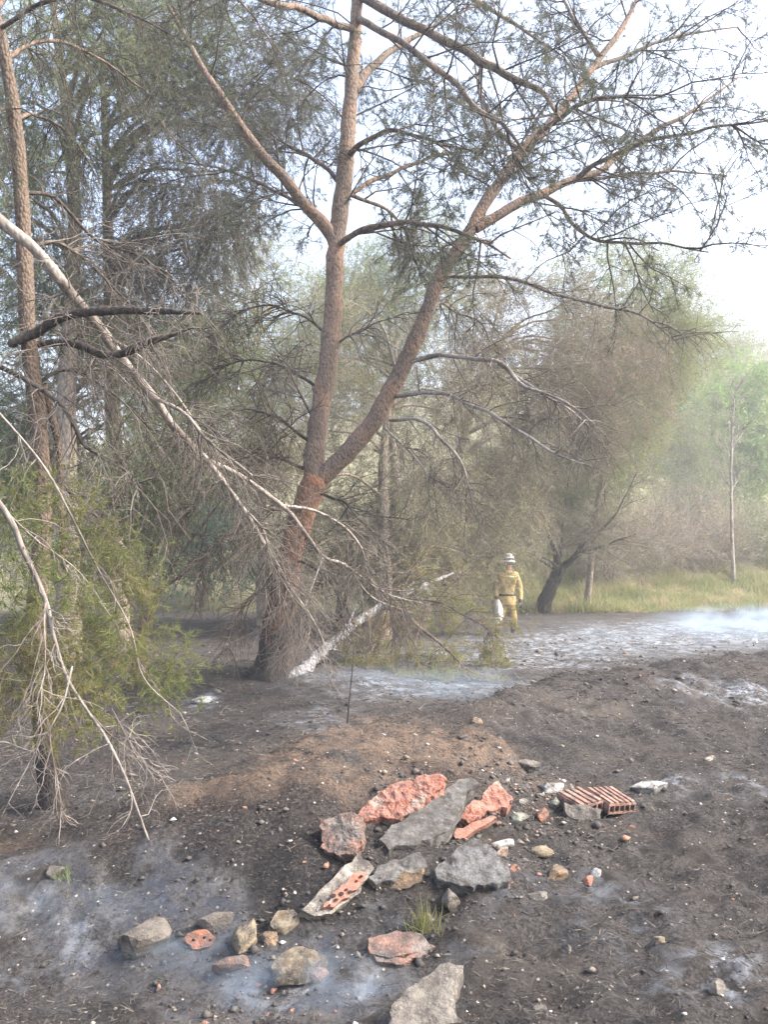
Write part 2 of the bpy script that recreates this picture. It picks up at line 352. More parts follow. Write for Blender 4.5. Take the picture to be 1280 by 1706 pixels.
def ground_mat():
    m, t, p = newmat('burnt ground'); g = geopos(t)
    at_ = t.nodes.new('ShaderNodeAttribute'); at_.attribute_name = 'soil'
    sp = t.nodes.new('ShaderNodeSeparateColor'); t.links.new(at_.outputs['Color'], sp.inputs[0])
    nf, nm, ns = noise(t, 55, 8, .8, g), noise(t, 9, 7, .7, g), noise(t, 1.6, 5, .6, g)
    def lay(col, new, fac):
        x = ramp(t, (0, 0, 0), new, fac); t.links.new(col, x.inputs['A']); return x.outputs['Result']
    def mul(a_, b_):
        n = t.nodes.new('ShaderNodeMath'); n.operation = 'MULTIPLY'; t.links.new(a_, n.inputs[0])
        if isinstance(b_, float): n.inputs[1].default_value = b_
        else: t.links.new(b_, n.inputs[1])
        n.use_clamp = True; return n.outputs[0]
    col = ramp(t, (.026, .0255, .027), (.132, .122, .115), contrast(t, nf.outputs[0], .40, .64)).outputs['Result']
    col = lay(col, (.028, .027, .028), mul(contrast(t, nm.outputs[0], .46, .68), .75))
    col = lay(col, (.135, .112, .092), mul(contrast(t, ns.outputs[0], .50, .68), .6))
    nl = noise(t, 3.2, 6, .7, g); col = lay(col, (.024, .024, .026), mul(contrast(t, nl.outputs[0], .50, .66), .85)); nl2 = noise(t, 4.1, 6, .75, g); col = lay(col, (.19, .18, .175), mul(contrast(t, nl2.outputs[0], .58, .72), .6))
    e = ramp(t, (.085, .064, .053), (.25, .185, .14), contrast(t, nf.outputs[0], .36, .64)).outputs['Result']
    x = ramp(t, (0, 0, 0), (0, 0, 0), mul(mul(sp.outputs[0], .9), contrast(t, nm.outputs[0], .34, .52))); t.links.new(col, x.inputs['A']); t.links.new(e, x.inputs['B']); col = x.outputs['Result']
    col = lay(col, (.022, .022, .025), mul(sp.outputs[2], contrast(t, nf.outputs[0], .68, .42)))
    col = lay(col, (.42, .46, .52), mul(sp.outputs[1], mul(contrast(t, nm.outputs[0], .44, .58), contrast(t, nl.outputs[0], .42, .54))))  # ash, its pale blue also painting in sky reflected by wet ground
    col = lay(col, (.20, .19, .11), at_.outputs['Alpha'])
    fl = t.nodes.new('ShaderNodeTexVoronoi'); fl.inputs['Scale'].default_value = 38; t.links.new(g, fl.inputs['Vector'])
    wn = t.nodes.new('ShaderNodeSeparateColor'); t.links.new(fl.outputs['Color'], wn.inputs[0])
    chip = mul(contrast(t, fl.outputs['Distance'], .30, .16), contrast(t, wn.outputs[0], .95, .96))
    col = lay(col, (.42, .39, .35), chip)
    wa = t.nodes.new('ShaderNodeAttribute'); wa.attribute_name = 'wet'; nw = noise(t, 5, 6, .65, g); nw2 = noise(t, 24, 5, .7, g)
    ws = mul(contrast(t, wa.outputs['Fac'], .15, .75), mul(contrast(t, nw.outputs[0], .40, .56), contrast(t, nw2.outputs[0], .30, .52)))
    col = lay(col, (.030, .032, .037), mul(ws, .65))
    t.links.new(col, p.inputs['Base Color'])
    def val(a_, b_):
        n = t.nodes.new('ShaderNodeMapRange'); n.inputs['To Min'].default_value = a_; n.inputs['To Max'].default_value = b_; t.links.new(ws, n.inputs['Value']); return n.outputs[0]
    t.links.new(val(1., .14), p.inputs['Roughness']); t.links.new(val(.1, .6), p.inputs['Specular IOR Level'])
    b = t.nodes.new('ShaderNodeBump'); t.links.new(val(1., .12), b.inputs['Strength']); b.inputs['Distance'].default_value = .03
    t.links.new(nf.outputs[0], b.inputs['Height']); t.links.new(b.outputs[0], p.inputs['Normal'])
    return m
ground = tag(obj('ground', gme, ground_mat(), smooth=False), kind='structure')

# loose litter: charred stalks, dry straw, small chips
def scatter_xy(rng, n, near=1.9, far=12.):
    d = near * (far / near) ** rng.uniform(0, 1, n) ** .85; x = rng.uniform(-.58, .58, n) * d
    return x, d
def litter():
    rng = np.random.RandomState(21); n = 64000
    x, y = scatter_xy(rng, n, 2.0, 14); keep = fbm(x * 1.3, y * 1.3, 4, 3) + rng.uniform(-.5, .5, n) > -.12; x, y = x[keep], y[keep]; n = len(x)
    z = terrain(x, y) + rng.uniform(.0, .014, n); c = np.stack([x, y, z], -1)
    az = rng.uniform(0, 6.283, n); tl = rng.normal(0, .28, n); kd = np.clip(y / 4, 1, 2.4); L = kd * rng.uniform(.012, .05, n) * np.where(rng.uniform(size=n) < .08, 1.7, 1)
    d = np.stack([np.cos(az) * np.cos(tl), np.sin(az) * np.cos(tl), np.abs(np.sin(tl))], -1) * L[:, None]
    s = nrm(np.cross(d, rng.normal(size=d.shape))) * (kd * rng.uniform(.0007, .0016, n))[:, None]
    bend = d * .5 + rng.normal(size=d.shape) * .004
    V = np.stack([c - s, c + s, c + bend + s, c + bend - s, c + d], 1).reshape(-1, 3); i = np.arange(n)[:, None] * 5
    T = np.stack([i + [0, 1, 2], i + [0, 2, 3], i + [3, 2, 4]], 1).reshape(-1, 3)
    me = mesh_np('burnt_litter', V, T)
    m, t, p = newmat('charred stalks and straw'); gi = t.nodes.new('ShaderNodeNewGeometry'); cr = t.nodes.new('ShaderNodeValToRGB'); t.links.new(gi.outputs['Random Per Island'], cr.inputs[0])
    e = cr.color_ramp.elements; e[0].color = (.03, .028, .028, 1); e[1].position = .97; e[1].color = (.20, .172, .138, 1)
    k = e.new(.5); k.color = (.06, .054, .05, 1); k = e.new(.85); k.color = (.115, .10, .083, 1)
    t.links.new(cr.outputs[0], p.inputs['Base Color']); p.inputs['Roughness'].default_value = 1
    tag(obj('burnt_litter', me, m), 'charred stalks, straw and needle litter strewn over the burnt ground', 'litter', kind='stuff')
    # chips and crumbs of stone
    n = 13000; x, y = scatter_xy(rng, n, 2.0, 18); keep = (fbm(x * .9, y * .9, 9, 3) + rng.uniform(-.45, .45, n)) > -.05; x, y = x[keep], y[keep]; n = len(x)
    hc_ = [hit(*q_) for q_ in ((880, 1340), (860, 1300), (800, 1420), (640, 1440), (900, 1400), (440, 1620), (700, 1330))]; ex_ = np.vstack([c_[:2] + rng.normal(size=(220, 2)) * .22 for c_ in hc_]); x = np.concatenate([x, ex_[:, 0]]); y = np.concatenate([y, ex_[:, 1]]); n0_ = n; n = len(x)
    r = np.exp(rng.normal(math.log(.006), .55, n)); r[n0_:] *= 1.35; r = np.minimum(r, .026) * np.clip(y / 4.5, 1, 2.6); z = terrain(x, y) + r * .25
    o6 = np.array([[1, 0, 0], [-1, 0, 0], [0, 1, 0], [0, -1, 0], [0, 0, 1], [0, 0, -1.]]); tri = np.array([[0, 2, 4], [2, 1, 4], [1, 3, 4], [3, 0, 4], [2, 0, 5], [1, 2, 5], [3, 1, 5], [0, 3, 5]])
    an = rng.uniform(0, 6.283, n); ca_, sa = np.cos(an), np.sin(an)
    P = o6[None] * rng.uniform(.55, 1.35, (n, 6, 1)) + rng.normal(size=(n, 6, 3)) * .18; P[..., 2] *= rng.uniform(.35, .8, (n, 1))
    P = np.stack([P[..., 0] * ca_[:, None] - P[..., 1] * sa[:, None], P[..., 0] * sa[:, None] + P[..., 1] * ca_[:, None], P[..., 2]], -1) * r[:, None, None] + np.stack([x, y, z], -1)[:, None]
    me = mesh_np('gravel', P.reshape(-1, 3), (np.arange(n)[:, None, None] * 6 + tri[None]).reshape(-1, 3))
    m, t, p = newmat('mixed gravel'); gi = t.nodes.new('ShaderNodeNewGeometry'); cr = t.nodes.new('ShaderNodeValToRGB'); t.links.new(gi.outputs['Random Per Island'], cr.inputs[0])
    cr.color_ramp.interpolation = 'CONSTANT'; e = cr.color_ramp.elements; e[0].color = (.05, .046, .043, 1); e[1].position = .965; e[1].color = (.46, .45, .43, 1)
    for ps, c in ((.55, (.09, .08, .072)), (.74, (.15, .128, .105)), (.86, (.23, .19, .145)), (.905, (.24, .13, .09)), (.94, (.30, .275, .24))):
        k = e.new(ps); k.color = (*c, 1)
    t.links.new(cr.outputs[0], p.inputs['Base Color']); p.inputs['Roughness'].default_value = .95
    tag(obj('gravel', me, m), 'pale and reddish chips of stone scattered over the burnt ground', 'gravel', kind='stuff')
litter()

# ------------------------------------------------------------------ trees
def add_limb(root, name, pts, radii, m, seed=0, sides=8, rough=.12, jitter=.03, label=None):
    me, P = limb_mesh(name, pts, radii, sides, rough, None, seed, jitter)
    o = setp(obj(name, me, m, smooth=True), root)
    if label: o['label'] = label
    return P, radii
def twig_part(root, sets, m, name='twigs'):
    V, q_ = join(sets); o = setp(obj(name, mesh_np(name, V, q_, 4), m), root); o['kind'] = 'stuff'; return o
def needle_part(root, sets, m, name='needles'):
    V, t_ = join(sets); o = setp(obj(name, mesh_np(name, V, t_, 3), m), root); o['kind'] = 'stuff'; return o
def resample(P, n=12):
    P = np.asarray(P); return P[np.linspace(0, len(P) - 1, n).round().astype(int)]

# ---- the forked pine in the middle
D = 11.3
pb = hit(455, 1122); D = float(pb[1])
def dd(pts, d0=None, slope=0.):
    return path3([(x, y, (d0 or D) + (z[0] if z else 0)) for x, y, *z in pts])
pine = thing('forked_pine', 'tall forked pine with orange bark and blackened base in the middle', 'tree', tuple(pb - [0, 0, .05]))
rng = np.random.RandomState(5)
trunk_pts = np.vstack([pb - [0, 0, .25], dd([(458, 1095), (468, 1010), (483, 930), (503, 860), (527, 795)])])
add_limb(pine, 'trunk', trunk_pts, [.36, .24, .18, .165, .165, .175], M['pine'], 1, 20, .25, .0)
stems = []
P, _ = add_limb(pine, 'upright_stem', dd([(522, 810), (524, 745), (533, 690), (547, 600), (557, 500), (560, 410), (569, 330), (578, 250), (585, 150), (592, 60), (597, -40), (604, -260)]), [.14, .135, .13, .125, .12, .115, .11, .105, .095, .085, .075, .035], M['pine_up'], 2, 14, .3, .05); stems.append(P)
P, _ = add_limb(pine, 'leaning_stem', dd([(520, 815), (580, 752, -.1), (625, 700, -.2), (655, 640, -.3), (690, 570, -.4), (715, 510, -.45), (745, 445, -.5), (780, 390, -.5), (835, 300, -.4), (880, 240, -.3), (940, 180, -.2), (990, 110), (1040, 40, .2), (1100, -80, .4)]), [.115, .12, .115, .108, .10, .092, .085, .08, .072, .065, .055, .045, .035, .018], M['pine_up'], 3, 14, .3, .06); stems.append(P)
live = []
LIMBS = [  # green-bearing limbs of the crown: (points with depth offset, radii)
    ([(561, 418), (549, 388, -.02), (510, 340, -.2), (450, 270, -.5), (410, 220, -.7), (370, 165, -.9), (330, 100, -1), (280, 10, -1.2)], [.09, .09, .08, .07, .06, .05, .04, .02]),
    ([(561, 412), (545, 388, .05), (500, 347, .3), (440, 310, .5), (370, 280, .8), (300, 270, 1)], [.03, .03, .026, .022, .018, .01]),
    ([(572, 312), (530, 268, .4), (480, 246, .9), (448, 252, 1.2), (400, 230, 1.6)], [.035, .03, .028, .02, .01]),
    ([(578, 262), (605, 238, -.4), (650, 216, -.8), (700, 226, -1.1), (760, 260, -1.4)], [.045, .035, .03, .02, .01]),
    ([(590, 150), (620, 112, .4), (660, 82, .8), (720, 45, 1.3), (790, 10, 1.8)], [.07, .06, .045, .03, .015]),
    ([(592, 50), (540, 32, -.8), (450, 2, -1.8), (350, -40, -2.5)], [.05, .045, .035, .02]),
    ([(594, 30), (640, 55, -.9), (720, 108, -1.8), (790, 178, -2.4), (835, 205, -2.7), (880, 260, -3)], [.05, .042, .036, .03, .022, .01]),
    ([(596, -10), (690, 42, -.8), (790, 92, -1.6), (840, 125, -2), (900, 152, -2.3), (935, 200, -2.6)], [.065, .055, .05, .042, .03, .012]),
    ([(560, 410), (600, 385, -.4), (650, 372, -.8), (720, 376, -1.2), (790, 395, -1.5), (850, 430, -1.8)], [.045, .038, .034, .028, .02, .01]),
    ([(573, 330), (640, 292, .5), (720, 262, 1.), (800, 248, 1.6), (860, 240, 2)], [.035, .03, .024, .016, .01]),
    ([(575, 320), (640, 350, .5), (690, 390, .9)], [.03, .022, .012]),
    ([(792, 380, -.5), (852, 346, -.4), (905, 320, -.2), (960, 303), (1040, 255, .3), (1100, 215, .5), (1160, 180, .7), (1230, 130, 1)], [.07, .065, .06, .05, .045, .035, .025, .012]),
    ([(955, 303), (1000, 268, -.2), (1080, 240, -.5), (1180, 215, -.8), (1290, 200, -1)], [.04, .032, .025, .018, .01]),
    ([(960, 300), (1010, 296, .3), (1100, 286, .7), (1210, 292, 1)], [.035, .025, .018, .01]),
    ([(900, 322, -.2), (935, 345, -.22), (965, 382, -.3), (1010, 400, -.6), (1100, 405, -1), (1180, 420, -1.3)], [.03, .028, .025, .02, .016, .008]),
    ([(900, 220, -.3), (960, 180, -.9), (1010, 160, -1.4), (1090, 165, -2)], [.035, .028, .02, .01]),
    ([(985, 115), (1050, 90, .5), (1130, 60, .9), (1230, 45, 1.4)], [.035, .028, .02, .01]),
    ([(870, 255, -.3), (830, 215, .3), (800, 150, .8), (790, 90, 1.3)], [.04, .032, .022, .01]),
    ([(1000, 95), (960, 40, .4), (930, -20, .8)], [.035, .028, .015]),
    ([(596, -60), (500, -60, 1), (380, -30, 2), (270, 40, 2.6)], [.06, .05, .035, .015]),
    ([(598, -80), (700, -40, 1.4), (830, 20, 2.4), (930, 90, 3)], [.06, .05, .035, .015]),
]
for k, (p, r) in enumerate(LIMBS):
    P, _ = add_limb(pine, 'limb', dd(p), r, M['limb'] if k not in (0, 11) else M['pine_up'], 10 + k, 7, .15, .08); live.append(resample(P))
DEAD = [
    ([(690, 600, -.4), (745, 592, -.8), (830, 606, -1.3), (880, 640, -1.6), (940, 668, -1.9), (990, 705, -2.1)], [.035, .03, .026, .022, .016, .006]),
    ([(830, 606, -1.3), (900, 655, -1.6), (960, 690, -1.5), (1000, 730, -1.4)], [.018, .014, .01, .005]),
    ([(660, 660, -.3), (710, 655, -.8), (760, 664, -1.2), (860, 712, -1.7), (920, 752, -2), (990, 780, -2.3)], [.03, .026, .024, .02, .015, .006]),
    ([(650, 700, -.2), (700, 702, -.6), (748, 735, -1), (775, 790, -1.2), (792, 862, -1.4)], [.026, .024, .02, .016, .008]),
    ([(640, 712, -.2), (690, 760, -.7), (730, 810, -1)], [.015, .012, .006]),
    ([(712, 520, -.4), (740, 508, -.2), (800, 540, .2), (830, 590, .4)], [.02, .018, .014, .006]),
    ([(565, 570), (610, 545, -.5), (680, 520, -.8)], [.018, .014, .006]),
    ([(518, 690), (490, 640, -.4), (460, 590, -.8)], [.022, .016, .008]),
    ([(738, 460, -.5), (850, 466, -.8), (960, 500, -1), (1060, 522, -1.4), (1130, 570, -1.7)], [.025, .022, .018, .008]),
    ([(512, 850), (450, 850, -.7), (380, 890, -1.2), (330, 960, -1.6)], [.025, .02, .015, .006]),
    ([(505, 780), (440, 760, -.5), (370, 790, -.9), (320, 850, -1.2)], [.025, .02, .015, .006]),
    ([(515, 735), (450, 690, -.5), (380, 690, -.9), (320, 740, -1.2)], [.022, .018, .013, .006]),
    ([(535, 650), (470, 610, .4), (400, 600, .8), (330, 640, 1.2)], [.022, .018, .013, .006]),
    ([(550, 560), (490, 520, .5), (420, 510, .9), (350, 560, 1.2)], [.022, .018, .013, .006]),
    ([(530, 820), (590, 850, -.7), (640, 930, -1.1), (650, 1010, -1.3)], [.022, .018, .012, .006]),
    ([(480, 960), (430, 990, -.4), (395, 1030, -.7), (380, 1080, -.9)], [.022, .018, .012, .006]),
    ([(490, 930), (540, 960, -.5), (570, 1010, -.8), (560, 1060, -.9)], [.02, .016, .012, .006]),
]
dead = []
for k, (p, r) in enumerate(DEAD):
    P, _ = add_limb(pine, 'dead_limb', dd(p), r, M['deadpale'] if k < 5 else (M['deadgrey'] if k < 9 else M['deaddark']), 50 + k, 6, .15, .1); dead.append(resample(P))
live = np.stack(live); dead = np.stack(dead)
top = np.stack([resample(s[int(len(s) * .45):]) for s in stems])
B1, _, _ = spawn(rng, live, 11, .15, 1, (30, 65), (.8, 1.7), 5, .04, .16, .35)
B1b, _, _ = spawn(rng, top, 16, .1, 1, (45, 80), (.9, 1.9), 5, .03, .16, .2)
B1 = np.vstack([B1, B1b])
B2, _, _ = spawn(rng, B1, 6, .2, 1, (25, 60), (.3, .75), 4, .05, .2, .3)
B3, _, _ = spawn(rng, B2, 4, .25, 1, (25, 55), (.12, .3), 3, .06, .2, .3)
twig_part(pine, [tubes(B1, .014, .004, 4), tubes(B2[:, ::2], .0065, .003, 3), tubes(B3[:, [0, 3]], .0035, .002, 3)], M['deaddark'])
keep = rng.uniform(size=len(B2)) < .8
p1, d1 = along(rng, B3, 3, .3); p2, d2 = along(rng, B2[keep], 2, .6)
needle_part(pine, [tufts(rng, p1, d1, .085, 'pine'), tufts(rng, p2, d2, .085, 'pine')], M['needle_dark'])
C1, _, _ = spawn(rng, dead, 20, .15, 1, (25, 70), (.35, 1.0), 5, .1, .22, .3)
C2, _, _ = spawn(rng, C1, 9, .15, 1, (25, 65), (.2, .65), 4, .16, .28, .3)
twig_part(pine, [tubes(C1[:180], .008, .003, 4), tubes(C2[:1620, ::2], .0035, .0015, 3)], M['twig'], 'dead_twigs')
D1, _, _ = spawn(rng, dead[9:14], 26, .1, 1, (25, 75), (.4, 1.2), 5, .12, .26, .3); D2, _, _ = spawn(rng, D1, 8, .15, 1, (25, 65), (.2, .6), 4, .14, .3, .3)
twig_part(pine, [tubes(C1[180:], .008, .003, 4), tubes(C2[1620:, ::2], .0038, .0018, 3), tubes(D1, .008, .003, 4), tubes(D2[:, ::2], .0042, .002, 3)], M['deaddark'], 'dark_dead_twigs')
print('pine done')

# ---- trees built from clumps of twigs: background and sides
def ground_at(px, d):
    x = (px - CX) / F * d; return np.array([x, d, float(terrain(x, d, False))])
def clump_tree(name, label, base, crowns, leaf, bark, seed, cat='tree', group=None, kind='spray', size=.14, clumps=60, twigs=36, tlen=(.5, 1.0), droop=.25, per=4, r0=.14, stems=1, limbs=10, spread=.55, lean=None, bare=False, fill=1.0, twr=.006, twm=None):
    """crowns: list of (px, py, distance, rx_px, ry_px, rdepth_m)"""
    rng = np.random.RandomState(seed); base = np.asarray(base, float)
    root = thing(name, label, cat, tuple(base), group)
    C = []
    for (px, py, d, rx, ry, rz) in crowns:
        n = max(4, int(clumps / len(crowns))); u = nrm(rng.normal(size=(n, 3))) * rng.uniform(.25, 1, (n, 1)) ** .5
        c = at(px, py, d); s = d / F
        C.append(c + u * np.array([rx * s, rz, ry * s]))
    C = np.vstack(C); C[:, 2] = np.maximum(C[:, 2], terrain(C[:, 0], C[:, 1], False) + .12)
    mid = C.mean(0); hi = C[:, 2].max()
    stem_P = []
    for k in range(stems):
        t = rng.normal(size=3) * [.6, .6, 0] * (stems > 1) + (mid - base) * [.55, .55, 0] if lean is None else np.array(lean) - base
        tipz = (base[2] + (hi - base[2]) * (.8 if lean is None else 0)) if lean is None else lean[2]
        tip = np.array([base[0] + t[0], base[1] + t[1], tipz])
        pts = [base - [0, 0, .15], base + (tip - base) * .33 + rng.normal(size=3) * .12, base + (tip - base) * .66 + rng.normal(size=3) * .18, tip]
        if stems == 1: me, P = limb_mesh('trunk', pts, [r0 * 1.35, r0, r0 * .7, r0 * .3], 10, .2, 20, seed + k)
        else: me, P = limb_mesh('stem', pts, [r0 * 1.2, r0, r0 * .7, r0 * .3], 7, .15, 14, seed + k)
        setp(obj('trunk' if stems == 1 else 'stem', me, bark, smooth=True), root); stem_P.append(P)
    SP = np.vstack(stem_P)
    # limbs towards clumps
    parts = []
    nl = min(limbs * 3, len(C)); sel = rng.choice(len(C), nl, replace=False); LP = []
    for c in C[sel]:
        ok = SP[SP[:, 2] < max(c[2] - .1, SP[:, 2].min() + .3)]; s = ok[np.argmin(np.linalg.norm((ok - c) * [1, 1, .6], axis=1))]
        m1 = s * .66 + c * .34 + [0, 0, .12 * np.linalg.norm(c - s)] + rng.normal(size=3) * .08; LP.append(spline([s, m1, s * .3 + c * .7 + [0, 0, .08], c], 9))
    LP = np.stack(LP)
    V, q_ = tubes(LP, r0 * .32, r0 * .06, 5); o = setp(obj('limbs', mesh_np('limbs', V, q_, 4), bark, smooth=True), root); o['kind'] = 'stuff'
    # twigs
    n = len(C) * twigs; st = np.repeat(C, twigs, 0) + rng.normal(size=(n, 3)) * spread * .35
    out = nrm(st - np.repeat(C, twigs, 0)) + nrm(st - mid) * .5 + np.array([0, 0, .3 - droop]); dr = nrm(out + rng.normal(size=out.shape) * .35)
    L = rng.uniform(*tlen, n)[:, None] / 4; pos = st; T = [pos]
    for k in range(4):
        dr = nrm(dr + rng.normal(size=dr.shape) * .2 + [0, 0, -droop]); pos = pos + dr * L; T.append(pos)
    T = np.stack(T, 1); g = terrain(T[..., 0], T[..., 1], False) + .03; T[..., 2] = np.maximum(T[..., 2], g)
    twig_part(root, [tubes(T[:, ::2] if base[1] < 22 else T[:, [0, 4]], twr, twr * .4, 3)], twm or bark)
    if not bare:
        Tk = T[rng.uniform(size=n) < fill]
        p, d = along(rng, Tk, per, .1); needle_part(root, [tufts(rng, p, d, size, kind)], leaf, 'foliage')
    return root

# behind the forked pine
clump_tree('drooping_tree', 'grey scorched drooping tree directly behind the forked pine', ground_at(640, 17.5), [(600, 800, 17.5, 170, 150, 1.6), (680, 620, 18, 170, 160, 1.8), (760, 870, 18.5, 130, 110, 1.4)], M['scorch'], M['farbark'], 101, clumps=105, twigs=36, per=5, size=.13, droop=.3)
clump_tree('drooping_tree', 'large olive brown drooping tree above the firefighter', ground_at(700, 20), [(900, 560, 20, 190, 140, 2.2), (820, 700, 20, 160, 160, 2), (1010, 640, 20.5, 110, 110, 2), (860, 830, 29, 140, 90, 1.6)], M['drygrey'], M['farbark'], 102, clumps=105, twigs=46, per=5, size=.17, spread=.5, tlen=(.4, .9), droop=.28)
clump_tree('drooping_tree', 'olive tree crown ending against the bright sky right of centre', ground_at(975, 26.5), [(1040, 500, 26, 130, 90, 2.4), (1095, 580, 26, 65, 60, 2), (1010, 730, 26.5, 110, 110, 2)], M['needle_olive'], M['farbark'], 103, clumps=85, twigs=46, per=4, size=.25, r0=.09, droop=.22, tlen=(.5, 1.0), spread=.75)
clump_tree('pine_tree', 'light green pine seen between the two stems of the forked pine', ground_at(660, 25), [(680, 470, 25, 110, 95, 2.2), (600, 560, 25, 110, 120, 2)], M['leaf_pale'], M['farbark'], 104, clumps=85, twigs=30, per=5, size=.2, droop=.12, tlen=(.5, 1.2), spread=.8)
clump_tree('pine_tree', 'grey green pine behind the left limb of the forked pine', ground_at(440, 21), [(450, 540, 21, 130, 150, 2.2), (380, 690, 20, 140, 120, 2)], M['needle_far'], M['farbark'], 105, clumps=110, twigs=34, per=5, size=.15, droop=.15, tlen=(.5, 1.1), spread=.7)
clump_tree('scrub_thicket', 'dark twiggy thicket low behind the forked pine trunk', ground_at(560, 21.5), [(520, 900, 21.5, 130, 70, 1.4), (680, 930, 21.5, 130, 50, 1.4)], M['scorch'], M['farbark'], 106, cat='shrub', clumps=75, twigs=40, per=5, size=.13, droop=.15, stems=5, r0=.05)
# the left side: three pines
def pine_left(seed, label, px_path, d, crowns, leaf, **kw):
    rt = clump_tree('pine_tree', label, ground_at(px_path[0], d), crowns, leaf, M['farbark'], seed, kind='pine', twr=.007, twm=M['twig'], **kw); return rt
pine_left(111, 'tall pine whose feathery grey crown rises above the slanting dead limb', (120,), 14, [(120, 130, 13.5, 190, 140, 2), (20, 330, 13.5, 110, 150, 1.8), (230, 40, 13.5, 160, 100, 1.8)], M['needle_far'], clumps=95, twigs=34, per=4, size=.14, droop=.2, lean=tuple(at(80, -60, 14)), r0=.16, spread=.6)
pine_left(112, 'pine with dark sprays hanging beside the side limb of the forked pine', (205,), 15.5, [(330, 260, 14.5, 110, 130, 1.6), (300, 420, 14.5, 120, 90, 1.6), (420, 130, 14.5, 110, 90, 1.6)], M['needle_dark'], clumps=80, twigs=34, per=4, size=.14, droop=.35, lean=tuple(at(170, 60, 15.5)), r0=.15, spread=.6)
pine_left(113, 'dense grey green pine directly behind the slanting dead limb', (100,), 16.5, [(100, 560, 16, 170, 150, 1.8), (260, 620, 15.5, 140, 130, 1.6), (40, 760, 15.5, 110, 110, 1.4)], M['needle_far'], clumps=120, twigs=34, per=5, size=.14, droop=.2, r0=.13, spread=.6)
clump_tree('leafy_shrub', 'pale leafed shrub just behind the green needle sprays', ground_at(215, 10.5), [(190, 880, 10.5, 110, 110, .9), (250, 800, 10.5, 70, 70, .7)], M['leaf_pale'], M['limb'], 114, cat='shrub', kind='leaf', clumps=60, twigs=20, per=3, size=.065, droop=-.05, stems=5, r0=.025, tlen=(.25, .6), spread=.4)
clump_tree('leafy_shrub', 'blue green bush between the forked pine trunk and the green sprays', ground_at(340, 27), [(350, 910, 27, 95, 70, 1.8), (300, 860, 28, 90, 70, 1.8)], M['leaf_teal'], M['farbark'], 115, cat='shrub', kind='leaf', clumps=60, twigs=26, per=3, size=.2, droop=.0, stems=5, r0=.05, tlen=(.4, .9), spread=.7)
clump_tree('leafy_shrub', 'dull green bush beside the blue green bush', ground_at(120, 22), [(120, 900, 22, 170, 90, 1.6)], M['needle_far'], M['farbark'], 116, cat='shrub', clumps=60, twigs=30, per=3, size=.17, droop=.1, stems=5, r0=.05, tlen=(.4, .9), spread=.7)
# the small leaning tree with the burnt trunk
wb = hit(903, 1022); WD = float(wb[1])
will = thing('leaning_tree', 'small leaning tree with charred black trunk and grey twiggy crown', 'tree', tuple(wb))
wr = np.random.RandomState(44)
add_limb(will, 'trunk', np.vstack([wb - [0, 0, .2], path3([(908, 1005, WD), (920, 975, WD), (934, 945, WD)])]), [.30, .235, .20, .19], M['char'], 60, 12, .25, .02)
WL = [[(934, 948, 0), (960, 925, -.3), (990, 895, -.5), (1030, 850, -.8), (1060, 790, -1)], [(934, 948, 0), (955, 930, .3), (985, 880, .6), (1010, 800, .9)], [(930, 948, 0), (925, 910, -.2), (905, 860, -.4), (890, 790, -.6)], [(930, 948, 0), (905, 930, .2), (870, 895, .5), (830, 840, .8), (800, 780, 1)],
      [(931, 946, 0), (935, 900, .4), (945, 830, .7), (955, 740, .9)], [(928, 948, 0), (890, 925, -.5), (850, 900, -.9), (800, 880, -1.2)], [(962, 924, -.3), (1000, 910, -.6), (1060, 890, -1)], [(932, 946, 0), (915, 890, .8), (880, 800, 1.2), (870, 720, 1.4)]]
wl = []
for k, p in enumerate(WL):
    P, _ = add_limb(will, 'limb', path3([(x, y, WD + z) for x, y, z in p]), [.13, .09, .06, .03, .015] if k < 4 else [.08, .055, .03, .015], M['deaddark'], 70 + k, 7, .12, .12); wl.append(resample(P))
W1, _, _ = spawn(wr, np.stack(wl), 14, .15, 1, (20, 60), (.9, 2.2), 5, .05, .16, .3)
W2, _, _ = spawn(wr, W1, 12, .15, 1, (20, 60), (.5, 1.2), 4, .16, .2, .3)
W3, _, _ = spawn(wr, W2, 3, .3, 1, (20, 60), (.2, .6), 3, .3, .2, .3)
twig_part(will, [tubes(W1, .018, .005, 4), tubes(W2[:, ::2], .008, .003, 3), tubes(W3[:, [0, 3]], .005, .002, 3)], M['deadgrey'])
pw, dw = along(wr, W3, 2, .2); needle_part(will, [tufts(wr, pw, dw, .13, 'spray')], M['scorch'], 'foliage')
# right background
clump_tree('green_tree', 'bright green leafy tree behind the bare pale sapling', ground_at(1240, 42), [(1250, 680, 42, 90, 70, 2.5), (1190, 740, 42, 70, 80, 2), (1270, 800, 41, 60, 100, 2)], M['leaf_green'], M['farbark'], 121, kind='leaf', clumps=95, twigs=26, per=3, size=.3, droop=.0, tlen=(.6, 1.4), spread=1.2, r0=.12)
clump_tree('green_tree', 'dull green tree left of the bare pale sapling', ground_at(1130, 40), [(1130, 710, 40, 75, 80, 2.2), (1150, 820, 39, 70, 70, 2)], M['needle_far'], M['farbark'], 122, clumps=70, twigs=28, per=3, size=.3, droop=.05, tlen=(.6, 1.4), spread=1.1, r0=.12)
clump_tree('green_tree', 'silvery blue green tree above the leaning charred tree', ground_at(1055, 33), [(1055, 640, 33, 55, 55, 1.6)], M['leaf_teal'], M['farbark'], 123, kind='leaf', clumps=40, twigs=26, per=3, size=.25, droop=.0, tlen=(.5, 1.1), spread=.9, r0=.12)
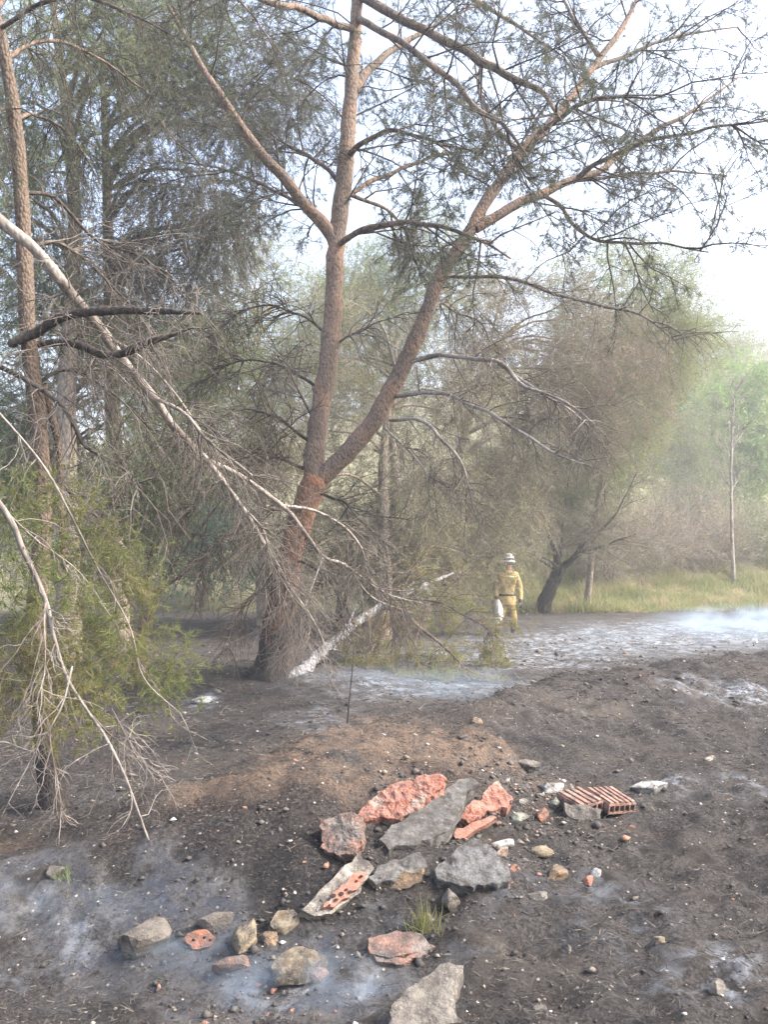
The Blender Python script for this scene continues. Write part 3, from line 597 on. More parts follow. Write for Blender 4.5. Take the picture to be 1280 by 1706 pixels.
for k, (px, py, d, rx, ry, nm_) in enumerate([(1180, 590, 62, 90, 55, 'dark olive tree on the hill crest below the sky'), (1090, 600, 58, 80, 60, 'olive tree on the slope left of the hill crest'), (1000, 730, 46, 90, 90, 'brownish tree on the slope behind the leaning tree'), (1265, 610, 75, 60, 45, 'faint tree at the right end of the hill crest'), (900, 800, 48, 110, 100, 'dim tree on the slope behind the firefighter'), (760, 760, 44, 120, 150, 'dim tree on the slope left of the firefighter')]):
    clump_tree('hill_tree', nm_, ground_at(px, d), [(px, py, d, rx, ry, 3)], M['needle_olive'] if k % 2 == 0 else M['scorch'], M['farbark'], 130 + k, group='trees on the hill', clumps=60, twigs=24, per=3, size=.42, droop=.05, tlen=(.8, 1.8), spread=1.6, r0=.16)
for k, (px, py, d, rx, ry, nm_) in enumerate([(1020, 920, 30.5, 60, 40, 'dry grey brush behind the leaning charred trunk'), (1100, 905, 32, 65, 45, 'pale dry brush in the middle of the grassy bank'), (1190, 920, 33, 60, 40, 'dry brush at the foot of the bare pale sapling'), (1265, 900, 34, 50, 50, 'greenish brush beyond the bare pale sapling'), (985, 880, 34, 60, 50, 'grey brush half hidden by the leaning tree crown'), (1150, 860, 37, 70, 40, 'brownish brush up the slope behind the bank')]):
    clump_tree('dry_brush', nm_, ground_at(px, d), [(px, py, d, rx, ry, 1.2)], M['brush'] if k != 3 else M['needle_olive'], M['deadpale'], 140 + k, cat='shrub', group='brush on the grassy bank', clumps=34, twigs=30, per=2, size=.2, droop=.02, stems=5, r0=.04, tlen=(.5, 1.0), spread=.7, twr=.009)
# bare pale sapling
sb_ = ground_at(1222, 31); sap = thing('bare_sapling', 'bare pale sapling standing on the grassy bank', 'tree', tuple(sb_)); sr = np.random.RandomState(9)
P, _ = add_limb(sap, 'trunk', np.vstack([sb_ - [0, 0, .1], path3([(1220, 880, 31), (1219, 800, 31), (1221, 720, 31), (1226, 640, 31)])]), [.075, .06, .05, .04, .012], M['deadpale'], 3, 7, .1, .05)
S1, _, _ = spawn(sr, resample(P), 34, .35, 1, (25, 50), (1., 2.6), 5, -.06, .1, .5); S2, _, _ = spawn(sr, S1, 5, .3, 1, (20, 45), (.3, .9), 3, -.02, .15, .3)
twig_part(sap, [tubes(S1, .018, .006, 4), tubes(S2, .008, .004, 3)], M['deadpale'])
# grass on the bank
def grass_strip():
    rng = np.random.RandomState(31); n = 26000
    y = rng.uniform(25.5, 34, n); x = rng.uniform(3.9, 19, n) + 0 * y; keep = (fbm(x * .5, y * .5, 3, 3) + rng.uniform(-.3, .4, n) > -.05) & (y - .1 * x > 25.2 + .8 * perlin(x * .7, y * .7)); x, y = x[keep], y[keep]
    z = terrain(x, y, False); p = np.stack([x, y, z], -1); n = len(x); H = rng.uniform(.06, .38, n) * np.clip(1 + 2.2 * fbm(x * .6, y * .6, 7, 2), .3, 2)
    Vs = []
    for k in range(4):
        b = p + rng.normal(size=p.shape) * [.09, .09, 0]; ln = rng.normal(size=p.shape) * [.22, .22, 0]; s = nrm(rng.normal(size=p.shape) * [1, 1, 0]) * .018
        Vs.append(np.stack([b - s, b + s, b + ln + np.stack([0 * H, 0 * H, H], -1)], 1))
    V = np.concatenate(Vs).reshape(-1, 3); tag(obj('grass', mesh_np('grass', V, np.arange(len(V)).reshape(-1, 3)), M['grass']), 'yellow green grass on the bank beyond the burnt ground', 'grass', kind='stuff')
grass_strip()

# ---- near left: young pine with charred foot, its broken limbs
lb = hit(88, 1348); LD = float(lb[1])
lp = thing('young_pine', 'slender pine with charred foot and two broken dark limbs', 'tree', tuple(lb)); lr = np.random.RandomState(77)
def lpx(p, d0): return path3([(x, y, d0 + (z[0] if z else 0)) for x, y, *z in p])
add_limb(lp, 'trunk', np.vstack([lb - [0, 0, .15], lpx([(84, 1290), (72, 1190), (60, 1060), (66, 930), (70, 800), (60, 660), (45, 540), (42, 420), (35, 300), (25, 200), (8, 100), (-15, 0), (-40, -120)], LD)]), [.12, .085, .075, .068, .064, .06, .058, .056, .054, .05, .048, .045, .04, .03], M['leftpine'], 80, 12, .2, .02)
add_limb(lp, 'second_stem', lpx([(70, 640, .05), (85, 690, .15), (97, 760, .2), (102, 850, .25), (106, 950, .3)], LD), [.03, .03, .026, .024, .02], M['leftpine'], 81, 8, .2, .02)
BR = [([(40, 560, -.05), (20, 575, -.1), (60, 560, -.15), (110, 525, -.3), (190, 517, -.5), (260, 518, -.7), (333, 522, -.9)], [.03, .032, .034, .032, .028, .022, .009]),
      ([(50, 575, .05), (100, 572, 0), (140, 578, -.1), (180, 592, -.2), (250, 570, -.4), (322, 545, -.5)], [.026, .026, .028, .03, .024, .007]),
      ([(-60, 590), (0, 612, -.1), (70, 650, -.2), (110, 690, -.3), (135, 740, -.35), (160, 758, -.4), (205, 780, -.5), (240, 830, -.6)], [.02, .019, .018, .016, .014, .011, .008, .004]),
      ([(50, 650), (90, 622, .1), (130, 622, .2), (190, 655, .3), (250, 715, .4)], [.013, .012, .011, .009, .004]),
      ([(40, 420), (90, 400, .2), (150, 440, .4), (220, 510, .7), (280, 600, .9)], [.016, .014, .012, .01, .004]), ([(35, 320), (90, 330, .3), (160, 400, .6), (240, 430, .9), (330, 520, 1.2)], [.016, .014, .012, .01, .004]),
      ([(62, 700), (100, 800, .4), (160, 860, .7), (200, 950, 1)], [.012, .01, .008, .004])]
bl = []
for k, (p, r) in enumerate(BR):
    P, _ = add_limb(lp, 'broken_limb', lpx(p, LD), r, M['deaddark'], 90 + k, 7, .2, .05); bl.append(resample(P))
N1, _, _ = spawn(lr, np.stack(bl), 22, .15, 1, (20, 75), (.3, 1.0), 5, .14, .24, .3); N2, _, _ = spawn(lr, N1, 8, .15, 1, (20, 65), (.12, .5), 4, .16, .28, .3)
twig_part(lp, [tubes(N1, .005, .002, 4), tubes(N2[:, ::2], .0024, .0012, 3)], M['twig'])
# hanging live sprays above (top left)
TL = [([(8, 100), (70, 70, .3), (150, 90, .7), (240, 150, 1.1)], [.018, .015, .011, .005]), ([(-5, 50), (90, 0, -.3), (190, 10, -.6), (290, 60, -.9)], [.018, .015, .011, .005]), ([(-10, 20), (60, -60, .5), (200, -60, 1.2), (380, -10, 1.8), (470, 90, 2.2)], [.022, .018, .014, .01, .005]), ([(25, 200), (60, 190, .4), (120, 230, .9), (170, 310, 1.3)], [.015, .012, .009, .004]), ([(20, 180), (-20, 190, -.2), (-60, 240, -.4)], [.012, .01, .005])]
tl = []
for k, (p, r) in enumerate(TL):
    P, _ = add_limb(lp, 'limb', lpx(p, LD), r, M['limb'], 120 + k, 6, .15, .05); tl.append(resample(P))
N1, _, _ = spawn(lr, np.stack(tl), 18, .15, 1, (20, 70), (.4, 1.1), 5, .24, .18, .3); N2, _, _ = spawn(lr, N1, 6, .2, 1, (20, 60), (.15, .4), 4, .25, .18, .3)
twig_part(lp, [tubes(N1, .005, .002, 4), tubes(N2[:, ::2], .0026, .0012, 3)], M['deaddark'], 'hanging_twigs')
p1, d1 = along(lr, N2, 3, .3); needle_part(lp, [tufts(lr, p1, d1, .06, 'pine')], M['needle_dark'])

# ---- the long slanting dead limb, from a dead tree just left of the frame
dx = at(-420, 60, 4.8); db = np.array([dx[0] - .25, dx[1], float(terrain(dx[0] - .25, dx[1], False))])
dt = thing('dead_pine', 'long pale leafless limb slanting down across the front of the forked pine', 'tree', tuple(db)); dr_ = np.random.RandomState(12)
add_limb(dt, 'trunk', [db - [0, 0, .2], db + [0, 0, 2], [dx[0] - .1, dx[1], dx[2]], [dx[0] - .15, dx[1], dx[2] + 1.6]], [.14, .1, .08, .05], M['deadgrey'], 3, 10, .2, .05)
CL = [([(-440, 60, 4.8), (-150, 240, 5.0), (0, 368, 5.2), (60, 420, 5.3), (110, 482, 5.5), (165, 552, 5.7), (200, 600, 5.9), (255, 662, 6.1), (290, 710, 6.3), (345, 768, 6.6)], [.055, .048, .04, .039, .038, .037, .036, .034, .031, .027]),
      ([(342, 765, 6.6), (400, 793, 6.8), (470, 842, 7.1), (500, 872, 7.3), (540, 925, 7.6), (578, 944, 7.8), (620, 995, 8.1), (690, 1022, 8.4)], [.023, .021, .02, .018, .017, .015, .011, .004]),
      ([(345, 768, 6.6), (372, 800, 6.6), (412, 852, 6.7), (446, 912, 6.8), (476, 970, 6.9), (520, 1030, 7.1), (546, 1085, 7.2)], [.023, .021, .019, .017, .015, .011, .004]),
      ([(470, 842, 7.1), (525, 852, 7.3), (580, 882, 7.5), (606, 918, 7.7), (600, 950, 7.8)], [.014, .013, .012, .009, .004]),
      ([(255, 662, 6.1), (310, 690, 6.0), (345, 732, 6.0), (402, 778, 6.1), (430, 800, 6.2)], [.014, .013, .011, .009, .004]),
      ([(412, 852, 6.7), (440, 890, 6.6), (455, 940, 6.6), (490, 1000, 6.6)], [.01, .009, .007, .003]),
      ([(580, 944, 7.8), (640, 985, 8.), (720, 1010, 8.2)], [.01, .008, .003]), ([(540, 925, 7.6), (520, 980, 7.5), (500, 1040, 7.4)], [.009, .007, .003]),
      ([(165, 552, 5.7), (240, 600, 5.9), (320, 700, 6.2), (360, 760, 6.4)], [.01, .009, .007, .003])]
cl = []
for k, (p, r) in enumerate(CL):
    P, _ = add_limb(dt, 'limb', path3(p), r, M['deadpale'], 140 + k, 8, .18, .04); cl.append(resample(P))
cl[0] = resample(cl[0][4:])
E1, _, _ = spawn(dr_, np.stack(cl), 24, .1, 1, (20, 65), (.25, 1.0), 5, .14, .22, .3); E2, _, _ = spawn(dr_, E1, 9, .15, 1, (20, 60), (.12, .5), 4, .12, .26, .3)
twig_part(dt, [tubes(E1, .005, .002, 4), tubes(E2[:, ::2], .0024, .0012, 3)], M['twig'])

# ---- dead branch with green sprays hanging at the lower left
ge = hit(246, 1408); gd = float(ge[1])
hb = thing('hanging_branch', 'pale bare branch touching the ground amid green pine sprays by a charred foot', 'branch', tuple(ge)); hr = np.random.RandomState(15)
HB = [([(-160, 640, 4.0), (0, 842, 4.1), (40, 920, 4.15), (75, 1000, 4.2), (90, 1060, 4.2), (112, 1130, 4.3), (150, 1190, 4.35), (190, 1250, gd - .12), (222, 1330, gd - .06), (248, 1402, gd)], [.03, .026, .023, .019, .016, .014, .012, .011, .01, .008]),
      ([(-80, 610, 4.4), (0, 692, 4.5), (80, 792, 4.6), (150, 920, 4.7), (172, 960, 4.75), (215, 1045, 4.8), (240, 1130, 4.85), (300, 1188, 4.9)], [.013, .012, .011, .01, .009, .008, .006, .003]),
      ([(150, 1190, 4.35), (185, 1225, 4.4), (232, 1262, 4.5)], [.009, .007, .003]), ([(185, 1180, 4.4), (215, 1230, 4.4), (256, 1296, 4.45)], [.007, .006, .003]),
      ([(120, 1110, 4.3), (100, 1180, 4.2), (60, 1245, 4.2), (40, 1260, 4.2)], [.009, .008, .006, .003]), ([(82, 1225, 4.2), (95, 1290, 4.25), (105, 1370, 4.3)], [.008, .006, .003]),
      ([(0, 842, 4.1), (60, 900, 4.4), (140, 965, 4.6), (220, 1080, 4.9)], [.008, .007, .006, .003]), ([(75, 1000, 4.2), (72, 1080, 4.1), (68, 1160, 4.1)], [.007, .006, .003])]
hl = []
for k, (p, r) in enumerate(HB):
    P, _ = add_limb(hb, 'limb', path3(p), [x_ * .62 for x_ in r], M['deadmid'], 160 + k, 7, .18, .03); hl.append(resample(P))
G1, _, _ = spawn(hr, np.stack(hl), 14, .15, 1, (25, 70), (.12, .5), 5, .12, .25, .3); G2, _, _ = spawn(hr, G1, 4, .2, 1, (25, 60), (.06, .2), 4, .1, .28, .3)
twig_part(hb, [tubes(G1, .0028, .0012, 4), tubes(G2, .0015, .0008, 3)], M['deadmid'])
SPR = [(60, 960, 4.5, 60, 50), (130, 880, 4.9, 70, 70), (40, 1130, 4.5, 60, 50), (150, 1040, 4.9, 60, 50), (120, 1160, 4.6, 50, 35), (230, 1080, 5.6, 70, 60), (200, 960, 5.2, 60, 50), (20, 820, 4.8, 60, 70), (20, 1050, 4.6, 40, 50), (260, 1110, 5.6, 50, 40), (90, 1080, 4.8, 50, 50)]
sets_t, sets_n = [], []
for (px, py, d, rx, ry) in SPR:
    n = 62; c = at(px, py, d); s = d / F; st = c + nrm(hr.normal(size=(n, 3))) * hr.uniform(.1, 1, (n, 1)) * np.array([rx * s * 1.25, .3, ry * s * 1.25])
    T, _, _ = spawn(hr, np.stack([st, st + hr.normal(size=(n, 3)) * .1 + [.06, 0, -.05]], 1), 2, .2, 1, (10, 60), (.08, .26), 4, .05, .15, .2)
    sets_t.append(tubes(T[:, ::2], .0018, .001, 3)); p, d_ = along(hr, T, 3, .35); sets_n.append(tufts(hr, p, d_, .062, 'pine', .4))
twig_part(hb, sets_t, M['limb'], 'green_twigs'); needle_part(hb, sets_n, M['needle_green'])

# ---- fallen green pine bough between trunk and firefighter
fb = hit(790, 1135); FD = float(fb[1])
fall = thing('fallen_bough', 'fallen pine bough with green needles before the firefighter', 'branch', tuple(fb)); fr = np.random.RandomState(18)
g0 = hit(640, 1120)
FB = [([(612, 960, FD + 3), (650, 1000, FD + 2.4), (700, 1045, FD + 1.4), (750, 1085, FD + .6), (788, 1132, FD)], [.035, .03, .025, .02, .01]), ([(650, 1000, FD + 2.4), (720, 1000, FD + 2), (800, 1040, FD + 1.6), (822, 1060, FD + 1.5)], [.02, .018, .014, .006]), ([(660, 1010, FD + 2.2), (630, 1060, FD + 1.4), (610, 1100, FD + .9)], [.018, .013, .006]), ([(700, 1045, FD + 1.4), (690, 1090, FD + .8), (720, 1120, FD + .4)], [.016, .012, .006]), ([(640, 990, FD + 2.6), (700, 965, FD + 2.8), (760, 980, FD + 2.8)], [.018, .013, .006])]
fl_ = []
for k, (p, r) in enumerate(FB):
    P, _ = add_limb(fall, 'limb', path3(p), r, M['limb'], 180 + k, 6, .15, .06); fl_.append(resample(P))
A1, _, _ = spawn(fr, np.stack(fl_), 20, .1, 1, (25, 65), (.4, 1.1), 5, .1, .18, .3); A2, _, _ = spawn(fr, A1, 8, .15, 1, (25, 60), (.2, .5), 4, .08, .2, .3)
for A in (A1, A2): A[..., 2] = np.maximum(A[..., 2], terrain(A[..., 0], A[..., 1], False) + .02)
twig_part(fall, [tubes(A1, .008, .003, 4), tubes(A2[:, ::2], .004, .002, 3)], M['limb'])
pk = A2[fr.uniform(size=len(A2)) < .8]; p1, d1 = along(fr, pk, 4, .25); needle_part(fall, [tufts(fr, p1, d1, .12, 'pine')], M['needle_bough'])

# ---- ash white fallen log, thin burnt stick
l0 = hit(512, 1118); LDd = float(l0[1])
lg = thing('ash_log', 'ash white fallen trunk slanting behind the forked pine', 'log', tuple(l0))
add_limb(lg, 'trunk', np.vstack([l0 + [-.35, -.45, -.14], l0 + [0, 0, .04], path3([(540, 1085, LDd + .7), (585, 1048, LDd + 1.8), (640, 1008, LDd + 3.2), (700, 978, LDd + 4.6), (755, 955, LDd + 6.2)])]), [.085, .085, .08, .07, .065, .05, .025], M['ashlog'], 33, 12, .7, .12)
V, q_ = None, None
lr2 = np.random.RandomState(3); P = spline(np.vstack([l0 + [0, 0, .08], path3([(585, 1048, LDd + 1.8), (700, 978, LDd + 4.6), (755, 955, LDd + 6.2)])]), 14)
K1, _, _ = spawn(lr2, P, 22, .05, 1, (20, 60), (.3, 1.1), 5, .1, .2, .3); twig_part(lg, [tubes(K1, .022, .006, 5)], M['ashlog'], 'snags')
s0 = hit(578, 1206)
st_ = obj('burnt_stick', limb_mesh('burnt_stick', np.vstack([s0 - [0, 0, .05], path3([(583, 1160, s0[1]), (588, 1110, s0[1]), (590, 1075, s0[1] + .03)])]), [.011, .009, .007, .004], 6, .2, 16, 2, .01)[0], M['deaddark'], smooth=True)
tag(st_, 'thin burnt stick standing upright on the bare earth mound', 'stick')
print('vegetation done')

# ------------------------------------------------------------------ rubble
RED = stone_mat('red brick', (.30, .125, .09), (.37, .205, .16), 26, (.36, .30, .25), (.54, .66), soot=.15, streak=.10, dirt=(.52, .72))
RED2 = stone_mat('dull pink brick', (.34, .20, .16), (.25, .15, .12), 22, (.26, .225, .20), (.48, .6), soot=.7, streak=.18)
ORANGE = stone_mat('orange brick', (.44, .20, .12), (.36, .15, .09), 30, soot=.25)
CONC = stone_mat('old concrete', (.19, .19, .185), (.30, .295, .28), 60, (.14, .135, .13), (.5, .65), 1., .45)
AGG = stone_mat('coarse concrete', (.24, .26, .28), (.44, .445, .44), 90, (.36, .35, .31), (.56, .66), 1.2, .12)
MORT = stone_mat('pale mortar', (.33, .31, .27), (.42, .39, .35), 40, soot=.4)
TAN = stone_mat('tan stone', (.30, .245, .165), (.38, .32, .22), 28, soot=.4)
BROWN = stone_mat('brown stone', (.30, .20, .12), (.38, .27, .17), 28, soot=.4)
CONGL = stone_mat('tan conglomerate', (.34, .285, .20), (.48, .42, .32), 60, (.28, .20, .13), (.52, .62), 1.2, .3)
WHITE = stone_mat('white stone', (.66, .67, .67), (.48, .50, .50), 30, soot=.1)
GREY = stone_mat('grey flat stone', (.19, .175, .15), (.25, .23, .20), 18, soot=.35)
SOOTY = stone_mat('sooty stone', (.15, .135, .12), (.21, .19, .165), 25, soot=.7)
GREEN = stone_mat('greenish stone', (.30, .33, .27), (.38, .40, .33), 30, soot=.3)
HOLE_SHADE = plain('painted shade of the holes', (.025, .012, .01), 1)  # dark colour painted on as the shade inside brick holes

def displace(bm, amp, freq, seed):
    bm.normal_update(); vs_ = list(bm.verts); P = np.array([v.co[:] for v in vs_]); Nn = np.array([v.normal[:] for v in vs_])
    d = amp * (fbm(P[:, 0] * freq + seed, P[:, 1] * freq, P[:, 2] * freq, 3) + .35 * np.abs(perlin(P[:, 0] * freq * 4, P[:, 1] * freq * 4 + seed, P[:, 2] * freq * 4)))
    j = amp * .35 * np.stack([perlin(P[:, 0] * freq * 3 + k * 7 + seed, P[:, 1] * freq * 3, P[:, 2] * freq * 3) for k in range(3)], -1)
    for v, a_, b_, c_ in zip(vs_, d, Nn, j): v.co += Vector(b_ * a_ + c_)
def bm_mesh(name, bm):
    bmesh.ops.recalc_face_normals(bm, faces=bm.faces[:]); me = bpy.data.meshes.new(name); bm.to_mesh(me); bm.free(); return me
def chunk_mesh(name, outline, base, n, thick, seed=0, amp=.012, edge=.02, lift=None, shrink=1.04, rough=.45):
    """slab whose top face has the traced outline, lying on the ground at pixel base, top face normal n"""
    n = np.array(n, float); n /= np.linalg.norm(n); B = hit(*base) + np.array([0, 0, thick * .6 if lift is None else lift])
    C0 = np.array([0, 0, CAMZ]); pts = []
    for p in outline:
        r = ray(*p); pts.append(C0 + r * (((B - C0) @ n) / (r @ n)))
    pts = np.array(pts); rg_ = np.random.RandomState(seed + 5); nx_ = np.roll(pts, -1, 0); el = np.linalg.norm(nx_ - pts, axis=1)[:, None]
    def jit(k_): j_ = rg_.normal(size=pts.shape) * el * k_; return j_ - (j_ @ n)[:, None] * n
    pts = np.stack([pts + jit(.03), pts * .67 + nx_ * .33 + jit(.06), pts * .33 + nx_ * .67 + jit(.06)], 1).reshape(-1, 3)
    bm = bmesh.new(); vs_ = [bm.verts.new(p) for p in pts]; f = bm.faces.new(vs_)
    ex = bmesh.ops.extrude_face_region(bm, geom=[f]); c = pts.mean(0)
    for g in ex['geom']:
        if isinstance(g, bmesh.types.BMVert):
            q_ = np.array(g.co[:]); g.co = Vector(c + (q_ - c) * shrink - n * thick)
    bmesh.ops.recalc_face_normals(bm, faces=bm.faces[:]); bmesh.ops.triangulate(bm, faces=bm.faces[:])
    for _ in range(5):
        es = [e for e in bm.edges if e.calc_length() > edge]
        if not es: break
        bmesh.ops.subdivide_edges(bm, edges=es, cuts=1); bmesh.ops.triangulate(bm, faces=[f for f in bm.faces if len(f.verts) > 3])
    displace(bm, amp * 1.0, 7, seed * 3.7); displace(bm, amp * rough, 30, seed * 1.7); return bm_mesh(name, bm)
def chunk(name, label, cat, outline, base, n, thick, m, seed=0, group='rubble on the mound', **k):
    return tag(obj(name, chunk_mesh(name, outline, base, n, thick, seed, **k), m), label, cat, group)
def rock_mesh(name, w, d, h, seed, sharp=.5, sub=3, amp=.12):
    rg = np.random.RandomState(seed); bm = bmesh.new(); bmesh.ops.create_icosphere(bm, subdivisions=sub, radius=.5)
    cuts = [(nrm(rg.normal(size=3)), rg.uniform(.2, .4)) for _ in range(12)]
    for v in bm.verts:
        p = np.array(v.co[:])
        for c, l in cuts:
            s = p @ c
            if s > l: p = p - c * (s - l) * (.75 + .25 * sharp)
        v.co = Vector(p)
    displace(bm, amp, 3.5, seed * 1.3)
    P_ = np.array([v.co[:] for v in bm.verts]); sz = np.ptp(P_, axis=0)
    for v in bm.verts: v.co = Vector((v.co.x * w / sz[0], v.co.y * d / sz[1], v.co.z * h / sz[2]))
    return bm_mesh(name, bm)
def rock(name, label, cat, x0, x1, y0, y1, m, seed, group='loose stones', depth=.8, rot=0., sink=.3, sharp=.6):
    """pixel box of the stone; its distance comes from the ground under it"""
    b = hit((x0 + x1) / 2, y1 - (y1 - y0) * .25); s = b[1] / F; w_ = (x1 - x0) * s * 1.1; h_ = (y1 - y0) * s * 1.1
    h_ = min(h_, w_ * 1.1) * .72; depth *= .8; me = rock_mesh(name, w_, max(w_, h_) * depth, h_ * 1.15, seed, sharp, 3, .055)
    o = obj(name, me, m); o.location = (b[0], b[1], b[2] + h_ * (.40 - sink)); o.rotation_euler = (0, 0, rot); return tag(o, label, cat, group)

# slabs and bricks of the heap
c1 = chunk('split_brick', 'large split red brick slab with grey mortar at its right end', 'brick', [(600, 1352), (628, 1322), (660, 1303), (700, 1295), (738, 1292), (733, 1315), (706, 1338), (690, 1352), (650, 1364), (604, 1370)], (645, 1372), (-.15, -.5, .8), .09, RED, 1, amp=.018, rough=.9)
mo = setp(obj('mortar', chunk_mesh('mortar', [(700, 1296), (737, 1293), (734, 1316), (708, 1338), (694, 1330), (704, 1312)], (700, 1362), (-.15, -.5, .8), .05, 2, lift=.10), MORT), c1)
c2 = chunk('concrete_piece', 'long grey concrete slab under the big red brick slab', 'concrete', [(632, 1398), (655, 1372), (700, 1352), (735, 1318), (785, 1296), (800, 1305), (770, 1345), (752, 1378), (720, 1398), (680, 1408), (648, 1416)], (690, 1422), (.05, -.4, .88), .085, CONC, 3)
c3 = chunk('split_brick', 'split red brick wedge right of the long concrete slab', 'brick', [(760, 1357), (790, 1335), (815, 1312), (833, 1302), (853, 1332), (835, 1345), (800, 1358), (782, 1372)], (800, 1376), (.15, -.5, .8), .07, RED, 4, amp=.016, rough=.9)
c3b = chunk('split_brick', 'thin red brick slice above the grey wedge', 'brick', [(757, 1388), (782, 1374), (818, 1358), (830, 1362), (800, 1380), (775, 1395), (760, 1398)], (785, 1398), (.1, -.6, .75), .04, RED, 5, amp=.01)
chunk('concrete_wedge', 'pointed grey concrete wedge in front of the red bricks', 'concrete', [(790, 1396), (812, 1404), (836, 1428), (853, 1440), (848, 1468), (820, 1472), (790, 1478), (760, 1474), (730, 1464), (727, 1450), (752, 1425)], (790, 1484), (.05, -.55, .8), .10, AGG, 6, amp=.018)
chunk('pink_block', 'pinkish grey block at the left end of the heap', 'brick', [(534, 1364), (556, 1362), (586, 1352), (601, 1360), (599, 1400), (592, 1420), (566, 1426), (540, 1418), (536, 1395)], (566, 1440), (-.1, -.7, .65), .12, RED2, 7, amp=.02, rough=.7)
c6 = chunk('holed_brick', 'tilted mortar covered brick slab showing red face with dark holes', 'brick', [(503, 1516), (530, 1486), (565, 1452), (598, 1421), (622, 1445), (612, 1466), (588, 1492), (552, 1522), (525, 1526)], (545, 1528), (.35, -.62, .68), .09, MORT, 8)
rf = setp(obj('brick_face', chunk_mesh('brick_face', [(536, 1512), (556, 1486), (580, 1470), (602, 1450), (612, 1456), (600, 1476), (582, 1492), (556, 1513)], (545, 1528), (.35, -.62, .68), .03, 9, lift=.086, amp=.006, edge=.025), RED), c6)
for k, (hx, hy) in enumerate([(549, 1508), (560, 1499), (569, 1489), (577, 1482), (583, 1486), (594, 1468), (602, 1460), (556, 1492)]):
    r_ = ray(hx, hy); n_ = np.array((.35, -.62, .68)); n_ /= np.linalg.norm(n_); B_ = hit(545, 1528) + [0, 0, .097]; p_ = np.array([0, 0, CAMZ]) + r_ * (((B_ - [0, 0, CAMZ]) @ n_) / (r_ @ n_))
    bm = bmesh.new(); bmesh.ops.create_icosphere(bm, subdivisions=2, radius=.007 + .004 * ((k * 37) % 5) / 4); me = bm_mesh('hole_shade', bm); ho = obj('hole_shade', me, HOLE_SHADE); ho.location = p_; ho.rotation_euler = Vector(n_).to_track_quat('Z', 'Y').to_euler(); ho.scale = (1.2, .8, .3); setp(ho, rf)  # flattened dark dots on the brick face, painting the shade of holes
chunk('concrete_chunk', 'grey chunk with red underside between the wedge and the holed slab', 'concrete', [(614, 1462), (640, 1440), (664, 1428), (700, 1420), (712, 1444), (690, 1454), (660, 1462), (628, 1474)], (665, 1490), (0, -.45, .85), .10, CONC, 10, amp=.016)
c7 = bpy.data.objects['concrete_chunk']; setp(obj('red_underside', chunk_mesh('red_underside', [(618, 1472), (660, 1463), (706, 1446), (704, 1468), (670, 1480), (622, 1486)], (665, 1488), (.0, -.95, .2), .03, 11, lift=.03, amp=.008), BROWN), c7)
c8 = chunk('layered_brick', 'flaking pink grey slab low in front of the heap', 'brick', [(614, 1560), (660, 1552), (700, 1556), (727, 1578), (690, 1588), (650, 1596), (618, 1588)], (668, 1602), (0, -.35, .9), .05, RED2, 12, amp=.01)
setp(obj('lower_flake', chunk_mesh('lower_flake', [(622, 1590), (660, 1596), (712, 1584), (700, 1596), (660, 1606), (628, 1602)], (664, 1610), (0, -.5, .85), .035, 13, lift=.02, amp=.006), RED2), c8)
c9 = chunk('flat_stone', 'large flat grey stone at the bottom edge of the picture', 'stone', [(646, 1712), (652, 1672), (690, 1640), (735, 1604), (772, 1610), (770, 1640), (752, 1660), (770, 1700), (765, 1730), (660, 1740)], (700, 1720), (.05, -.4, .9), .07, GREY, 14, amp=.012, lift=.03)
chunk('brick_chip', 'small red brick chip lying on the large flat grey stone', 'brick', [(698, 1638), (712, 1632), (738, 1644), (736, 1650), (700, 1649)], (715, 1652), (0, -.4, .9), .02, ORANGE, 15, amp=.005, lift=.055, edge=.02)

# ribbed hollow brick, broken in two, on a lump of mortar
hbk = hit(1003, 1364); hs = hbk[1] / F
def boxes(name, L):
    bm = bmesh.new()
    for (cx, cy, cz, sx, sy, sz) in L:
        g = bmesh.ops.create_cube(bm, size=1)
        for v in g['verts']: v.co = Vector((cx + v.co.x * sx, cy + v.co.y * sy, cz + v.co.z * sz))
    return bm_mesh(name, bm)
def ribbed(name, w_, dp, h_, ribs):
    L = [(0, 0, h_ - .008, w_, dp, .012), (0, 0, .006, w_, dp, .012)]; n = ribs + 1
    for k in range(n): L.append((-w_ / 2 + .005 + k * (w_ - .01) / (n - 1), 0, h_ / 2, .009, dp - .002, h_ - .03))
    for k in range(ribs): L.append((-w_ / 2 + (k + .5) * w_ / ribs, 0, h_ + .002, w_ / ribs * .58, dp - .004, .014))
    return boxes(name, L)
RIB = stone_mat('ribbed brick', (.42, .21, .16), (.50, .31, .25), 30, (.55, .45, .38), (.55, .72), soot=.25)
hollow = thing('ribbed_brick', 'broken ribbed hollow brick with square holes left of the white stone', 'brick', tuple(hbk), 'rubble on the mound')
for nm_, px, w_, dp, rz, tz, dz in (('brick_half', 1018, 56 * hs, 62 * hs * 1.0, 24, 4, .03), ('brick_half', 968, 50 * hs, 62 * hs * .9, 30, -3, .022)):
    b_ = hit(px, 1352); o = obj(nm_, ribbed(nm_, w_, dp, .065, 5 if px > 1000 else 4), RIB); o.location = b_ + [0, .02, dz]; o.rotation_euler = (R(9), R(tz), R(rz)); setp(o, hollow)
setp(obj('mortar', chunk_mesh('mortar', [(940, 1338), (985, 1344), (1002, 1350), (1000, 1364), (965, 1368), (946, 1358)], (975, 1370), (-.1, -.8, .6), .06, 16, lift=.03), GREY), hollow)

